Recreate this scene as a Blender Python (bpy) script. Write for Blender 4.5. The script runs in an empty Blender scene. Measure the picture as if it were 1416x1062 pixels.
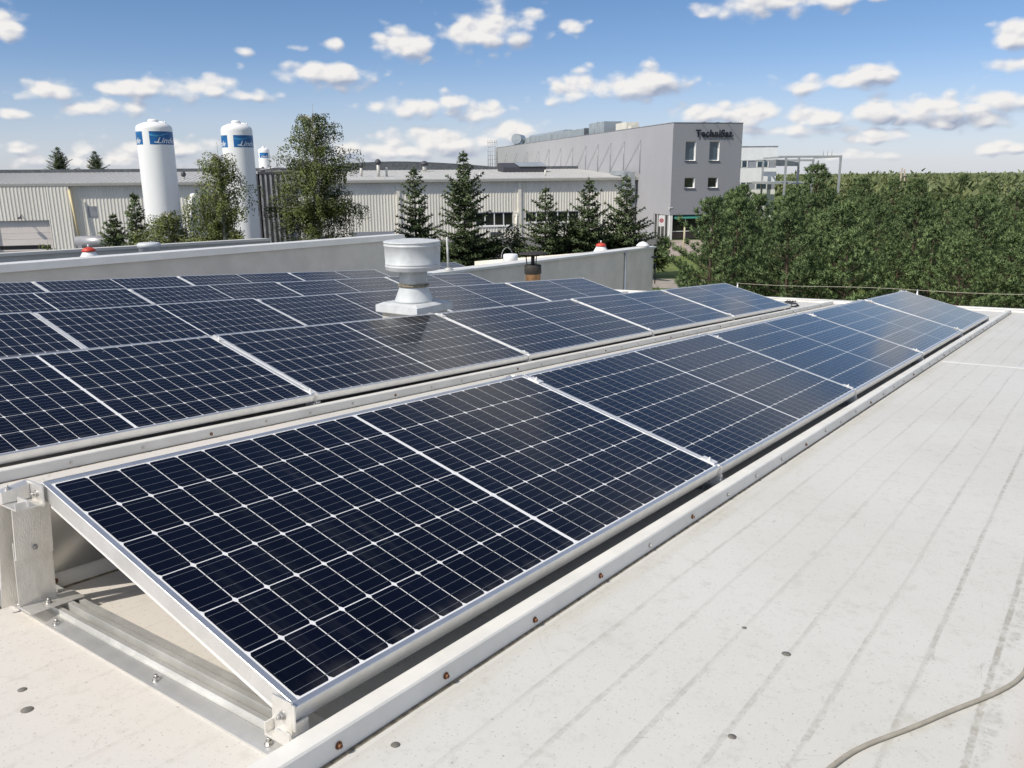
import bpy, math, random
from mathutils import Matrix, Vector, noise as mnoise

# ------------------------------------------------------------------ camera, sky, sun, exposure
scene = bpy.context.scene
COL = scene.collection
SUN_A = math.radians(51)          # sun azimuth, measured left of straight behind the viewer
SUN_E = math.radians(46)
SUN_DIR = Vector((-math.sin(SUN_A) * math.cos(SUN_E), -math.cos(SUN_A) * math.cos(SUN_E), math.sin(SUN_E)))

cam_data = bpy.data.cameras.new("camera")
cam = bpy.data.objects.new("camera", cam_data)
COL.objects.link(cam)
cam_data.sensor_fit = 'HORIZONTAL'
cam_data.sensor_width = 36.0
cam_data.lens = 36.0 * 1138.0 / 1416.0
cam_data.clip_start = 0.05
cam_data.clip_end = 12000
cam.matrix_world = Matrix(((0.99996, 0.00870, 0.0, 0.0), (-0.00216, 0.24773, -0.96883, 0.0),
                           (-0.00843, 0.96879, 0.24774, 6.5), (0, 0, 0, 1)))
scene.camera = cam
scene.view_settings.view_transform = 'Standard'
scene.view_settings.look = 'None'
scene.view_settings.gamma = 1.0
scene.view_settings.exposure = 0.14

# clouds seen in the sky: azimuth, elevation, half width, half height (radians), weight
CLOUDS = [(-0.0194, 0.1571, 0.0555, 0.022, 1), (-0.0521, 0.1513, 0.0245, 0.0162, 0.9), (-0.1175, 0.1406, 0.0341, 0.0148, 0.9),
 (-0.2033, 0.1096, 0.0682, 0.0113, 0.85), (-0.2228, 0.1123, 0.0316, 0.0104, 0.85), (0.1285, 0.096, 0.0767, 0.0153, 1),
 (0.071, 0.0876, 0.0371, 0.0124, 0.95), (0.1607, 0.1029, 0.0441, 0.0122, 1), (0.3113, 0.173, 0.096, 0.0097, 1),
 (0.2813, 0.1797, 0.0443, 0.0111, 1), (-0.4882, 0.0841, 0.0276, 0.0097, 0.9), (-0.4, 0.0904, 0.0415, 0.0093, 0.85),
 (-0.3424, 0.092, 0.0448, 0.0117, 0.9), (-0.2982, 0.0855, 0.0384, 0.0067, 0.7), (-0.4404, 0.0693, 0.0453, 0.0086, 0.7),
 (-0.0996, 0.0748, 0.0598, 0.011, 0.8), (-0.0704, 0.0794, 0.0249, 0.0094, 0.8), (-0.0307, 0.069, 0.0267, 0.0126, 0.85),
 (-0.5148, 0.1421, 0.0174, 0.0143, 0.9), (0.0703, 0.1575, 0.0146, 0.0103, 0.5), (-0.292, 0.1312, 0.0121, 0.0051, 0.5),
 (-0.1974, 0.1394, 0.0142, 0.0059, 0.55), (-0.2406, 0.1356, 0.014, 0.0037, 0.4), (0.3578, 0.0924, 0.0584, 0.0102, 0.8),
 (0.3896, 0.0975, 0.028, 0.0086, 0.8), (0.5234, 0.1258, 0.0231, 0.0118, 0.7), (0.522, 0.0976, 0.0221, 0.008, 0.7),
 (0.4551, 0.0632, 0.0747, 0.0121, 1), (0.5132, 0.0676, 0.0372, 0.011, 1), (0.4035, 0.0622, 0.0314, 0.0109, 1),
 (0.2775, 0.0616, 0.0292, 0.0137, 1), (0.3424, 0.056, 0.0353, 0.0112, 0.95), (0.2184, 0.0646, 0.038, 0.0108, 0.9),
 (0.3133, 0.0439, 0.067, 0.0076, 0.7), (0.4061, 0.0342, 0.0295, 0.0074, 0.85), (0.4635, 0.0472, 0.0147, 0.0072, 0.8),
 (0.5039, 0.0493, 0.0216, 0.0084, 0.9), (0.5156, 0.0208, 0.0284, 0.0071, 0.8), (-0.0632, 0.0372, 0.0927, 0.0129, 0.85),
 (0.0, 0.0472, 0.0504, 0.0144, 0.9), (-0.1221, 0.027, 0.0502, 0.0097, 0.75), (-0.3815, 0.0297, 0.0747, 0.0105, 0.6),
 (-0.5243, 0.029, 0.0205, 0.0063, 0.7), (-0.5132, 0.017, 0.0208, 0.0064, 0.7), (-0.44, 0.0147, 0.0569, 0.0074, 0.5),
 (-0.188, 0.0297, 0.0328, 0.0103, 0.7), (-0.5231, 0.0603, 0.0177, 0.0062, 0.7), (0.3898, 0.0158, 0.0567, 0.0068, 0.5),
 (0.2486, 0.0913, 0.0171, 0.006, 0.5), (0.0294, 0.0243, 0.0422, 0.0081, 0.7)]


class NT:
    """small helper that adds shader nodes"""
    def __init__(s, tree):
        s.t = tree; s.n = tree.nodes; s.l = tree.links

    def node(s, kind, **kw):
        n = s.n.new(kind)
        for k, v in kw.items():
            setattr(n, k, v)
        return n

    def put(s, sock, v):
        if isinstance(v, bpy.types.NodeSocket):
            s.l.new(v, sock)
        else:
            sock.default_value = v

    def math(s, op, a, b=None, c=None, clamp=False):
        n = s.node('ShaderNodeMath', operation=op, use_clamp=clamp)
        for i, v in enumerate((a, b, c)):
            if v is not None:
                s.put(n.inputs[i], v)
        return n.outputs[0]

    def vmath(s, op, a, b=None, c=None):
        n = s.node('ShaderNodeVectorMath', operation=op)
        for i, v in enumerate((a, b, c)):
            if v is not None:
                s.put(n.inputs[i], v)
        return n.outputs['Value'] if op == 'LENGTH' else n.outputs[0]

    def smooth(s, v, lo, hi):
        n = s.node('ShaderNodeMapRange', interpolation_type='SMOOTHSTEP')
        s.put(n.inputs['Value'], v)
        n.inputs['From Min'].default_value = lo; n.inputs['From Max'].default_value = hi
        return n.outputs['Result']

    def mix(s, f, a, b, blend='MIX'):
        n = s.node('ShaderNodeMix', data_type='RGBA', blend_type=blend)
        s.put(n.inputs[0], f)
        for i, v in ((6, a), (7, b)):
            s.put(n.inputs[i], v if isinstance(v, bpy.types.NodeSocket) else (*v[:3], 1))
        return n.outputs[2]

    def noise(s, vec, scale, detail=3.0, rough=0.55, out='Fac'):
        n = s.node('ShaderNodeTexNoise')
        if vec is not None:
            s.put(n.inputs['Vector'], vec)
        n.inputs['Scale'].default_value = scale
        n.inputs['Detail'].default_value = detail
        n.inputs['Roughness'].default_value = rough
        return n.outputs[out]


def build_world():
    w = bpy.data.worlds.new("World"); scene.world = w; w.use_nodes = True
    k = NT(w.node_tree); k.n.clear()
    sky = k.node('ShaderNodeTexSky', sky_type='NISHITA')
    sky.sun_disc = False
    sky.sun_elevation = SUN_E
    sky.sun_rotation = math.atan2(SUN_DIR.x, SUN_DIR.y)
    sky.altitude = 200; sky.air_density = 1.0; sky.dust_density = 0.3; sky.ozone_density = 1.6
    geo = k.node('ShaderNodeTexCoord')
    sep = k.node('ShaderNodeSeparateXYZ'); k.l.new(geo.outputs['Generated'], sep.inputs[0])
    X, Y, Z = sep.outputs
    az = k.math('ARCTAN2', X, Y)
    el = k.math('ARCSINE', Z)
    cmb = k.node('ShaderNodeCombineXYZ'); k.put(cmb.inputs[0], az); k.put(cmb.inputs[1], el)
    P = cmb.outputs[0]
    # warp so that edges billow
    stretch = k.vmath('MULTIPLY', P, (1.0, 1.5, 1.0))
    def billow(v):
        vo = k.node('ShaderNodeTexVoronoi', feature='SMOOTH_F1')
        k.put(vo.inputs['Vector'], k.vmath('ADD', v, k.vmath('MULTIPLY', k.noise(v, 40.0, 2.0, 0.5, 'Color'), (0.016, 0.016, 0.0))))
        vo.inputs['Scale'].default_value = 50.0; vo.inputs['Smoothness'].default_value = 0.5
        r = k.math('SUBTRACT', 0.85, vo.outputs['Distance'])
        return k.math('ADD', k.math('MULTIPLY', r, 0.36), k.math('MULTIPLY', k.noise(v, 22.0, 5.0, 0.55), 0.62))
    n1 = billow(stretch)
    lit = k.vmath('ADD', stretch, (-0.003, 0.006, 0.0))
    n2 = billow(lit)
    big = k.noise(stretch, 13.0, 2.0, 0.5)

    def field(ox, oy):
        cur = None
        for (a, e, wa, we, wt) in CLOUDS:
            wa, we = wa * 1.22, we * 1.45
            s = (1 / wa, 1 / we, 0)
            c = (-(a + ox * wa) / wa, -(e + oy * we) / we, 1 - wt)
            ln = k.vmath('LENGTH', k.vmath('MULTIPLY_ADD', P, s, c))
            cur = ln if cur is None else k.math('MINIMUM', cur, ln)
        return cur
    d0 = field(0, 0)
    d1 = field(0.22, -0.75)
    pert = k.math('MULTIPLY', k.math('SUBTRACT', n1, 0.475), 2.5)
    pert2 = k.math('MULTIPLY', k.math('SUBTRACT', big, 0.5), 1.0)
    dens = k.math('ADD', k.math('ADD', k.math('SUBTRACT', 1.0, d0), pert), pert2)
    mask_a = k.smooth(dens, -0.08, 0.58)
    # cumulus field of the rest of the sky (a layer at constant height), above the band listed
    zc = k.math('MAXIMUM', Z, 0.04)
    lay = k.node('ShaderNodeCombineXYZ')
    k.put(lay.inputs[0], k.math('DIVIDE', X, zc)); k.put(lay.inputs[1], k.math('DIVIDE', Y, zc))
    nl = k.noise(lay.outputs[0], 0.62, 6.0, 0.55)
    lay2 = k.vmath('ADD', lay.outputs[0], (-0.10, -0.05, 0.0))
    nl2 = k.noise(lay2, 0.62, 6.0, 0.55)
    mask_b = k.math('MULTIPLY', k.math('MAXIMUM', k.smooth(nl, 0.47, 0.60), k.math('MULTIPLY', k.smooth(nl, 0.34, 0.50), k.math('MULTIPLY', k.smooth(el, 0.34, 0.24), 0.5))), k.math('MULTIPLY', k.smooth(el, 0.19, 0.26), k.math('MAXIMUM', k.smooth(el, 0.52, 0.40), k.smooth(k.math('ABSOLUTE', az), 0.6, 1.1))))
    # outside the seen azimuths the band clouds come from noise too
    far_n = k.noise(k.vmath('MULTIPLY', P, (1.0, 3.0, 1.0)), 6.5, 5.0, 0.58)
    mask_c = k.math('MULTIPLY', k.smooth(far_n, 0.54, 0.66),
                    k.math('MULTIPLY', k.smooth(k.math('ABSOLUTE', az), 0.60, 0.75), k.smooth(el, 0.24, 0.16)))
    mask_bc = k.math('MAXIMUM', mask_b, mask_c)
    under = k.smooth(k.math('SUBTRACT', d0, d1), -0.35, 0.55)
    puff = k.math('MULTIPLY', k.math('SUBTRACT', n1, n2), 2.6)
    light = k.math('SUBTRACT', k.math('ADD', 1.0, puff), k.math('MULTIPLY', under, 0.95), clamp=True)
    light_b = k.math('ADD', 0.62, k.math('MULTIPLY', k.math('SUBTRACT', nl, nl2), 4.0), clamp=True)
    cl_a = k.mix(light, (0.36, 0.41, 0.53), (0.90, 0.875, 0.85))
    cl_b = k.mix(light_b, (0.42, 0.47, 0.55), (0.92, 0.92, 0.92))
    # blue of the air, a little deeper than the raw model
    skyc = k.node('ShaderNodeMix', data_type='RGBA', blend_type='MULTIPLY')
    skyc.inputs[0].default_value = 1.0
    k.l.new(sky.outputs[0], skyc.inputs[6])
    veil = k.math('MULTIPLY', k.smooth(el, 0.13, 0.0), k.math('ADD', 0.24, k.math('MULTIPLY', k.noise(k.vmath('MULTIPLY', P, (1.0, 4.0, 1.0)), 7.0, 4.0, 0.6), 0.45)))
    tint = k.mix(k.smooth(el, 0.0, 0.24), SKY_LOW, SKY_HIGH)
    k.l.new(tint, skyc.inputs[7])
    skys = k.mix(veil, skyc.outputs[2], tuple(c / SKY_STR for c in (0.60, 0.64, 0.74)))
    bg_s = k.node('ShaderNodeBackground'); k.l.new(skys, bg_s.inputs[0]); bg_s.inputs[1].default_value = SKY_STR
    bg_a = k.node('ShaderNodeBackground'); k.l.new(cl_a, bg_a.inputs[0]); bg_a.inputs[1].default_value = 0.92
    bg_b = k.node('ShaderNodeBackground'); k.l.new(cl_b, bg_b.inputs[0]); bg_b.inputs[1].default_value = 0.92
    m1 = k.node('ShaderNodeMixShader'); k.l.new(k.math('MULTIPLY', mask_bc, 0.95), m1.inputs[0])
    k.l.new(bg_s.outputs[0], m1.inputs[1]); k.l.new(bg_b.outputs[0], m1.inputs[2])
    m2 = k.node('ShaderNodeMixShader'); k.l.new(k.math('MULTIPLY', mask_a, 0.97), m2.inputs[0])
    k.l.new(m1.outputs[0], m2.inputs[1]); k.l.new(bg_a.outputs[0], m2.inputs[2])
    out = k.node('ShaderNodeOutputWorld'); k.l.new(m2.outputs[0], out.inputs[0])


SKY_STR = 0.088
SKY_LOW = (0.86, 0.92, 1.22)
SKY_HIGH = (0.62, 0.80, 1.03)
build_world()

sun_data = bpy.data.lights.new("sun", 'SUN')
sun_data.energy = 4.2
sun_data.angle = math.radians(0.53)
sun_data.color = (1.0, 0.935, 0.825)
sun = bpy.data.objects.new("sun", sun_data)
sun.rotation_euler = SUN_DIR.to_track_quat('Z', 'Y').to_euler()
COL.objects.link(sun)

# ------------------------------------------------------------------ helpers
RNG = random.Random(7)


class MB:
    """collects faces for ONE mesh object"""
    def __init__(s):
        s.v = []; s.f = []; s.m = []; s.sm = []

    def face(s, pts, m=0, smooth=False):
        i = len(s.v); s.v.extend(tuple(p) for p in pts)
        s.f.append(tuple(range(i, i + len(pts)))); s.m.append(m); s.sm.append(smooth)

    def hexa(s, p, m=0):
        """8 points: bottom ring 0-3 (ccw from above), top ring 4-7"""
        i = len(s.v); s.v.extend(tuple(q) for q in p)
        for q in ((3, 2, 1, 0), (4, 5, 6, 7), (0, 1, 5, 4), (1, 2, 6, 5), (2, 3, 7, 6), (3, 0, 4, 7)):
            s.f.append(tuple(i + a for a in q)); s.m.append(m); s.sm.append(False)

    def box(s, x0, y0, z0, x1, y1, z1, m=0):
        s.hexa([(x0, y0, z0), (x1, y0, z0), (x1, y1, z0), (x0, y1, z0),
                (x0, y0, z1), (x1, y0, z1), (x1, y1, z1), (x0, y1, z1)], m)

    def bbox(s, x0, y0, z0, x1, y1, z1, b=0.004, m=0):
        """box with chamfered long top and side edges"""
        ring = [(x0 + b, y0), (x1 - b, y0), (x1, y0 + b), (x1, y1 - b), (x1 - b, y1), (x0 + b, y1), (x0, y1 - b), (x0, y0 + b)]
        inn = [(min(max(x, x0 + b), x1 - b), min(max(y, y0 + b), y1 - b)) for x, y in ring]
        i = len(s.v)
        for z, rr in ((z0, ring), (z1 - b, ring), (z1, inn)):
            s.v.extend((x, y, z) for x, y in rr)
        n = 8
        for l in range(2):
            for a in range(n):
                c = (a + 1) % n
                s.f.append((i + l * n + a, i + l * n + c, i + (l + 1) * n + c, i + (l + 1) * n + a)); s.m.append(m); s.sm.append(False)
        s.f.append((i + 16, i + 18, i + 20, i + 22)); s.m.append(m); s.sm.append(False)
        s.f.append(tuple(i + a for a in (7, 6, 5, 4, 3, 2, 1, 0))); s.m.append(m); s.sm.append(False)

    def prism(s, prof, x0, x1, m=0, caps=True):
        """profile in (y, z), swept along x"""
        n = len(prof); i = len(s.v)
        s.v.extend((x0, y, z) for y, z in prof); s.v.extend((x1, y, z) for y, z in prof)
        for a in range(n):
            c = (a + 1) % n
            s.f.append((i + a, i + n + a, i + n + c, i + c)); s.m.append(m); s.sm.append(False)
        if caps:
            s.f.append(tuple(i + a for a in range(n))); s.m.append(m); s.sm.append(False)
            s.f.append(tuple(i + n + a for a in reversed(range(n)))); s.m.append(m); s.sm.append(False)

    def tube(s, p0, p1, r0, r1=None, n=8, m=0, caps=True, smooth=True):
        r1 = r0 if r1 is None else r1
        p0, p1 = Vector(p0), Vector(p1); d = (p1 - p0)
        if d.length < 1e-6:
            return
        d.normalize()
        a = d.orthogonal().normalized(); b = d.cross(a)
        i = len(s.v)
        for p, r in ((p0, r0), (p1, r1)):
            for k in range(n):
                t = 2 * math.pi * k / n
                s.v.append(tuple(p + a * (r * math.cos(t)) + b * (r * math.sin(t))))
        for k in range(n):
            c = (k + 1) % n
            s.f.append((i + k, i + c, i + n + c, i + n + k)); s.m.append(m); s.sm.append(smooth)
        if caps:
            s.f.append(tuple(i + k for k in reversed(range(n)))); s.m.append(m); s.sm.append(False)
            s.f.append(tuple(i + n + k for k in range(n))); s.m.append(m); s.sm.append(False)

    def path(s, pts, r, n=8, m=0):
        """one continuous tube through many points"""
        pts = [Vector(p) for p in pts]; i = len(s.v); L = len(pts)
        up = Vector((0, 0, 1))
        for j, p in enumerate(pts):
            d = (pts[min(j + 1, L - 1)] - pts[max(j - 1, 0)]).normalized()
            a = d.cross(up)
            a = a.normalized() if a.length > 1e-3 else d.orthogonal().normalized()
            b = a.cross(d)
            for k in range(n):
                t = 2 * math.pi * k / n
                s.v.append(tuple(p + a * (r * math.cos(t)) + b * (r * math.sin(t))))
        for j in range(L - 1):
            for k in range(n):
                c = (k + 1) % n
                s.f.append((i + j * n + k, i + j * n + c, i + (j + 1) * n + c, i + (j + 1) * n + k)); s.m.append(m); s.sm.append(True)
        s.f.append(tuple(i + k for k in reversed(range(n)))); s.m.append(m); s.sm.append(False)
        s.f.append(tuple(i + (L - 1) * n + k for k in range(n))); s.m.append(m); s.sm.append(False)

    def lathe(s, prof, n=48, m=0, smooth=True, c=(0, 0)):
        """profile of (radius, z) turned about z through c; sharp corners by repeated points"""
        i = len(s.v); L = len(prof)
        for r, z in prof:
            for k in range(n):
                t = 2 * math.pi * k / n
                s.v.append((c[0] + r * math.cos(t), c[1] + r * math.sin(t), z))
        for j in range(L - 1):
            if prof[j] == prof[j + 1]:
                continue
            for k in range(n):
                q = (k + 1) % n
                s.f.append((i + j * n + k, i + j * n + q, i + (j + 1) * n + q, i + (j + 1) * n + k)); s.m.append(m); s.sm.append(smooth)
        if prof[0][0] > 1e-6:
            s.f.append(tuple(i + k for k in reversed(range(n)))); s.m.append(m); s.sm.append(False)
        if prof[-1][0] > 1e-6:
            s.f.append(tuple(i + (L - 1) * n + k for k in range(n))); s.m.append(m); s.sm.append(False)

    def mesh(s, name, mats):
        me = bpy.data.meshes.new(name)
        me.from_pydata(s.v, [], s.f)
        for m in (mats if isinstance(mats, (list, tuple)) else [mats]):
            me.materials.append(m)
        me.polygons.foreach_set('material_index', s.m)
        me.polygons.foreach_set('use_smooth', s.sm)
        me.update()
        return me

    def build(s, name, mats, parent=None, mat=None):
        o = bpy.data.objects.new(name, s.mesh(name, mats))
        COL.objects.link(o)
        if parent is not None:
            o.parent = parent
        if mat is not None:
            o.matrix_local = mat
        return o


def tag(o, label=None, cat=None, group=None, kind=None):
    if label: o['label'] = label
    if cat: o['category'] = cat
    if group: o['group'] = group
    if kind: o['kind'] = kind
    return o


def thing(name, label, cat, mat=None, group=None):
    o = bpy.data.objects.new(name, None)
    o.empty_display_size = 0.1
    COL.objects.link(o)
    if mat is not None:
        o.matrix_world = mat
    return tag(o, label, cat, group)


def part(name, me, parent, mat=None):
    o = bpy.data.objects.new(name, me); COL.objects.link(o); o.parent = parent
    if mat is not None:
        o.matrix_local = mat
    return o


def copy_tree(src, mat, label):
    """a copy of a thing with copies of its parts and sub-parts"""
    r = src.copy(); COL.objects.link(r); r.matrix_world = mat; r['label'] = label
    for ch in list(src.children):
        c = ch.copy(); COL.objects.link(c); c.parent = r
        for g in list(ch.children):
            d = g.copy(); COL.objects.link(d); d.parent = c
    return r


def Tr(x, y, z=0.0):
    return Matrix.Translation((x, y, z))


# ------------------------------------------------------------------ materials
def mat(name, col, rough=0.6, metal=0.0, var=0.0, vscale=6.0, bump=0.0, bscale=40.0, spec=0.5, stretch=None, coat=0.0, obj=True):
    m = bpy.data.materials.new(name); m.use_nodes = True
    k = NT(m.node_tree); b = k.n['Principled BSDF']
    b.inputs['Roughness'].default_value = rough
    b.inputs['Metallic'].default_value = metal
    b.inputs['Specular IOR Level'].default_value = spec
    b.inputs['Coat Weight'].default_value = coat
    tc = k.node('ShaderNodeTexCoord')
    vec = tc.outputs['Object']
    if stretch:
        vec = k.vmath('MULTIPLY', vec, stretch)
    if var > 0:
        n = k.noise(vec, vscale, 5.0, 0.6)
        lo = tuple(c * (1 - var) for c in col); hi = tuple(min(1, c * (1 + var)) for c in col)
        k.put(b.inputs['Base Color'], k.mix(k.smooth(n, 0.3, 0.7), lo, hi))
    else:
        b.inputs['Base Color'].default_value = (*col, 1)
    if bump > 0:
        n = k.noise(vec, bscale, 3.0, 0.5)
        bp = k.node('ShaderNodeBump'); bp.inputs['Strength'].default_value = bump; bp.inputs['Distance'].default_value = 0.01
        k.put(bp.inputs['Height'], n); k.l.new(bp.outputs[0], b.inputs['Normal'])
    return m


def mat_cell():
    m = bpy.data.materials.new('solar_cell'); m.use_nodes = True
    k = NT(m.node_tree); b = k.n['Principled BSDF']
    tc = k.node('ShaderNodeTexCoord')
    n = k.noise(tc.outputs['Object'], 2.2, 4.0, 0.6)
    dust = k.noise(tc.outputs['Object'], 60.0, 3.0, 0.7)
    # thin vertical fingers of each cell, only a faint texture
    sep = k.node('ShaderNodeSeparateXYZ'); k.l.new(tc.outputs['Object'], sep.inputs[0])
    geo = k.node('ShaderNodeNewGeometry')
    c = k.mix(geo.outputs['Random Per Island'], (0.0010, 0.0012, 0.0045), (0.0016, 0.0020, 0.0075))
    c = k.mix(k.math('MULTIPLY', k.smooth(dust, 0.64, 0.80), 0.12), c, (0.05, 0.05, 0.055))
    sx = k.node('ShaderNodeSeparateXYZ'); k.l.new(tc.outputs['Object'], sx.inputs[0])
    oi = k.node('ShaderNodeObjectInfo')
    off = k.node('ShaderNodeCombineXYZ'); k.put(off.inputs[0], k.math('MULTIPLY', oi.outputs['Random'], 37.0))
    pv = k.vmath('ADD', tc.outputs['Object'], off.outputs[0])
    streak = k.noise(k.vmath('MULTIPLY', pv, (26.0, 1.6, 1.0)), 1.0, 4.0, 0.6)
    c = k.mix(k.math('MULTIPLY', k.smooth(streak, 0.50, 0.78), 0.07), c, (0.16, 0.16, 0.16))
    low = k.math('MULTIPLY', k.smooth(sx.outputs[1], 0.07, 0.012), k.smooth(k.noise(k.vmath('MULTIPLY', pv, (14.0, 3.0, 1.0)), 1.0, 4.0, 0.6), 0.35, 0.7))
    c = k.mix(k.math('MULTIPLY', low, 0.18), c, (0.22, 0.21, 0.19))
    spots = k.noise(pv, 9.0, 2.0, 0.5)
    c = k.mix(k.math('MULTIPLY', k.smooth(spots, 0.735, 0.76), 0.5), c, (0.25, 0.25, 0.24))
    k.put(b.inputs['Base Color'], c)
    b.inputs['IOR'].default_value = 1.36
    b.inputs['Sheen Weight'].default_value = 0.03; b.inputs['Sheen Roughness'].default_value = 0.4
    b.inputs['Sheen Tint'].default_value = (0.8, 0.78, 0.75, 1)
    r = k.math('ADD', 0.07, k.math('MULTIPLY', n, 0.07))
    k.put(b.inputs['Roughness'], r)
    return m


def mat_backsheet():
    m = mat('panel_backsheet', (0.78, 0.78, 0.78), 0.14, 0, 0.04, 8)
    m.node_tree.nodes['Principled BSDF'].inputs['IOR'].default_value = 1.42
    return m


def mat_deck():
    """white coated roof sheet with dirt gathered along its shallow grooves"""
    m = bpy.data.materials.new('roof_membrane'); m.use_nodes = True
    k = NT(m.node_tree); b = k.n['Principled BSDF']
    tc = k.node('ShaderNodeTexCoord'); P = tc.outputs['Object']
    sep = k.node('ShaderNodeSeparateXYZ'); k.l.new(P, sep.inputs[0]); X, Y, Z = sep.outputs
    base_n = k.noise(P, 1.1, 5.0, 0.6)
    fine = k.noise(P, 26.0, 4.0, 0.65)
    col = k.mix(k.smooth(base_n, 0.30, 0.72), (0.585, 0.570, 0.525), (0.630, 0.618, 0.582))
    pinkish = k.math('MULTIPLY', k.smooth(k.math('ADD', k.math('SUBTRACT', Y, X), k.math('MULTIPLY', base_n, 0.6)), 0.2, 0.9), 0.55)
    col = k.mix(pinkish, col, (0.69, 0.635, 0.59))
    wav = k.math('MULTIPLY', k.math('SUBTRACT', k.noise(P, 0.8, 2.0, 0.5), 0.5), 0.02)
    ph = k.math('DIVIDE', k.math('ADD', k.math('ADD', Y, wav), 0.23 + 0.135 * 400), 0.135)
    fr = k.math('ABSOLUTE', k.math('SUBTRACT', k.math('FRACT', k.math('ADD', ph, 0.5)), 0.5))   # 0 on a groove
    groove = k.smooth(fr, 0.070, 0.035)
    core = k.smooth(fr, 0.05, 0.0)
    long_n = k.noise(k.vmath('MULTIPLY', P, (0.9, 7.4, 1.0)), 1.6, 4.0, 0.6)
    breaks = k.noise(k.vmath('MULTIPLY', P, (9.0, 7.4, 1.0)), 2.2, 3.0, 0.7)
    edge = k.smooth(Y, -0.55, -1.25)                                 # dirtier towards the walked strip
    amt = k.math('MULTIPLY', groove, k.math('MULTIPLY', k.smooth(long_n, 0.36, 0.60), k.smooth(k.math('ADD', k.math('MULTIPLY', breaks, 0.5), k.math('MULTIPLY', k.noise(P, 55.0, 3.0, 0.6), 0.5)), 0.38, 0.58)))
    amt = k.math('MAXIMUM', k.math('MULTIPLY', amt, 0.9), k.math('MULTIPLY', k.smooth(fr, 0.050, 0.015), k.math('ADD', 0.18, k.math('MULTIPLY', long_n, 0.35))))
    amt = k.math('MULTIPLY', amt, k.math('ADD', 0.40, k.math('MULTIPLY', edge, 0.45)))
    amt = k.math('MULTIPLY', amt, k.math('ADD', 0.35, k.math('MULTIPLY', k.smooth(Y, 0.0, -0.25), 0.65)))
    col = k.mix(amt, col, (0.30, 0.275, 0.22))
    col = k.mix(k.math('MULTIPLY', k.smooth(Y, -1.08, -1.16), 0.75), col, (0.56, 0.475, 0.41))
    col = k.mix(k.math('MULTIPLY', k.smooth(k.math('ABSOLUTE', k.math('ADD', k.math('ADD', Y, 1.065), wav)), 0.022, 0.004), k.math('MULTIPLY', k.smooth(k.noise(P, 34.0, 4.0, 0.65), 0.45, 0.66), 0.35)), col, (0.20, 0.18, 0.12))
    band = k.math('MULTIPLY', k.smooth(k.math('ABSOLUTE', k.math('ADD', k.math('ADD', Y, wav), 0.115)), 0.035, 0.012), k.smooth(long_n, 0.30, 0.62))
    col = k.mix(k.math('MULTIPLY', band, 0.22), col, (0.40, 0.36, 0.23))
    # scuffs, specks and stains with their own shapes
    blot = k.noise(P, 5.5, 6.0, 0.7)
    col = k.mix(k.math('MULTIPLY', k.smooth(blot, 0.56, 0.74), k.math('ADD', 0.20, k.math('MULTIPLY', edge, 0.3))), col, (0.36, 0.33, 0.26))
    specks = k.noise(P, 120.0, 2.0, 0.6)
    col = k.mix(k.math('MULTIPLY', k.smooth(specks, 0.62, 0.72), 0.55), col, (0.22, 0.20, 0.17))
    col = k.mix(k.math('MULTIPLY', k.smooth(fine, 0.52, 0.72), 0.24), col, (0.38, 0.35, 0.30))
    scr = k.noise(k.vmath('MULTIPLY', k.vmath('ADD', P, k.noise(P, 2.0, 2.0, 0.5, 'Color')), (3.0, 30.0, 1.0)), 1.3, 3.0, 0.6)
    col = k.mix(k.math('MULTIPLY', k.smooth(scr, 0.66, 0.72), 0.35), col, (0.30, 0.28, 0.24))
    k.put(b.inputs['Base Color'], col)
    k.put(b.inputs['Roughness'], k.math('ADD', 0.42, k.math('MULTIPLY', fine, 0.2)))
    b.inputs['Specular IOR Level'].default_value = 0.4
    bp = k.node('ShaderNodeBump'); bp.inputs['Strength'].default_value = 0.35; bp.inputs['Distance'].default_value = 0.004
    k.put(bp.inputs['Height'], k.math('SUBTRACT', k.math('MULTIPLY', fine, 0.25), k.math('MULTIPLY', core, 0.5)))
    k.l.new(bp.outputs[0], b.inputs['Normal'])
    return m


def mat_leaf(name, c0, c1, trans=0.25, rough=0.55, ns=2.4):
    m = bpy.data.materials.new(name); m.use_nodes = True
    k = NT(m.node_tree); b = k.n['Principled BSDF']
    geo = k.node('ShaderNodeNewGeometry'); oi = k.node('ShaderNodeObjectInfo')
    n = k.noise(geo.outputs['Position'], ns, 4.0, 0.6)
    f = k.math('ADD', k.math('MULTIPLY', geo.outputs['Random Per Island'], 0.35),
               k.math('ADD', k.math('MULTIPLY', n, 0.8), k.math('MULTIPLY', oi.outputs['Random'], 0.25)))
    col = k.mix(k.smooth(f, 0.15, 1.1), c0, c1)
    k.put(b.inputs['Base Color'], col)
    b.inputs['Roughness'].default_value = rough
    b.inputs['Specular IOR Level'].default_value = 0.3
    tr = k.node('ShaderNodeBsdfTranslucent'); k.put(tr.inputs[0], col)
    mx = k.node('ShaderNodeMixShader'); mx.inputs[0].default_value = trans
    k.l.new(b.outputs[0], mx.inputs[1]); k.l.new(tr.outputs[0], mx.inputs[2])
    k.l.new(mx.outputs[0], k.n['Material Output'].inputs[0])
    return m


def mat_glass(name, col, rough=0.05):
    m = mat(name, col, rough, 0.0, 0.25, 0.7)
    m.node_tree.nodes['Principled BSDF'].inputs['Specular IOR Level'].default_value = 0.8
    return m


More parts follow.
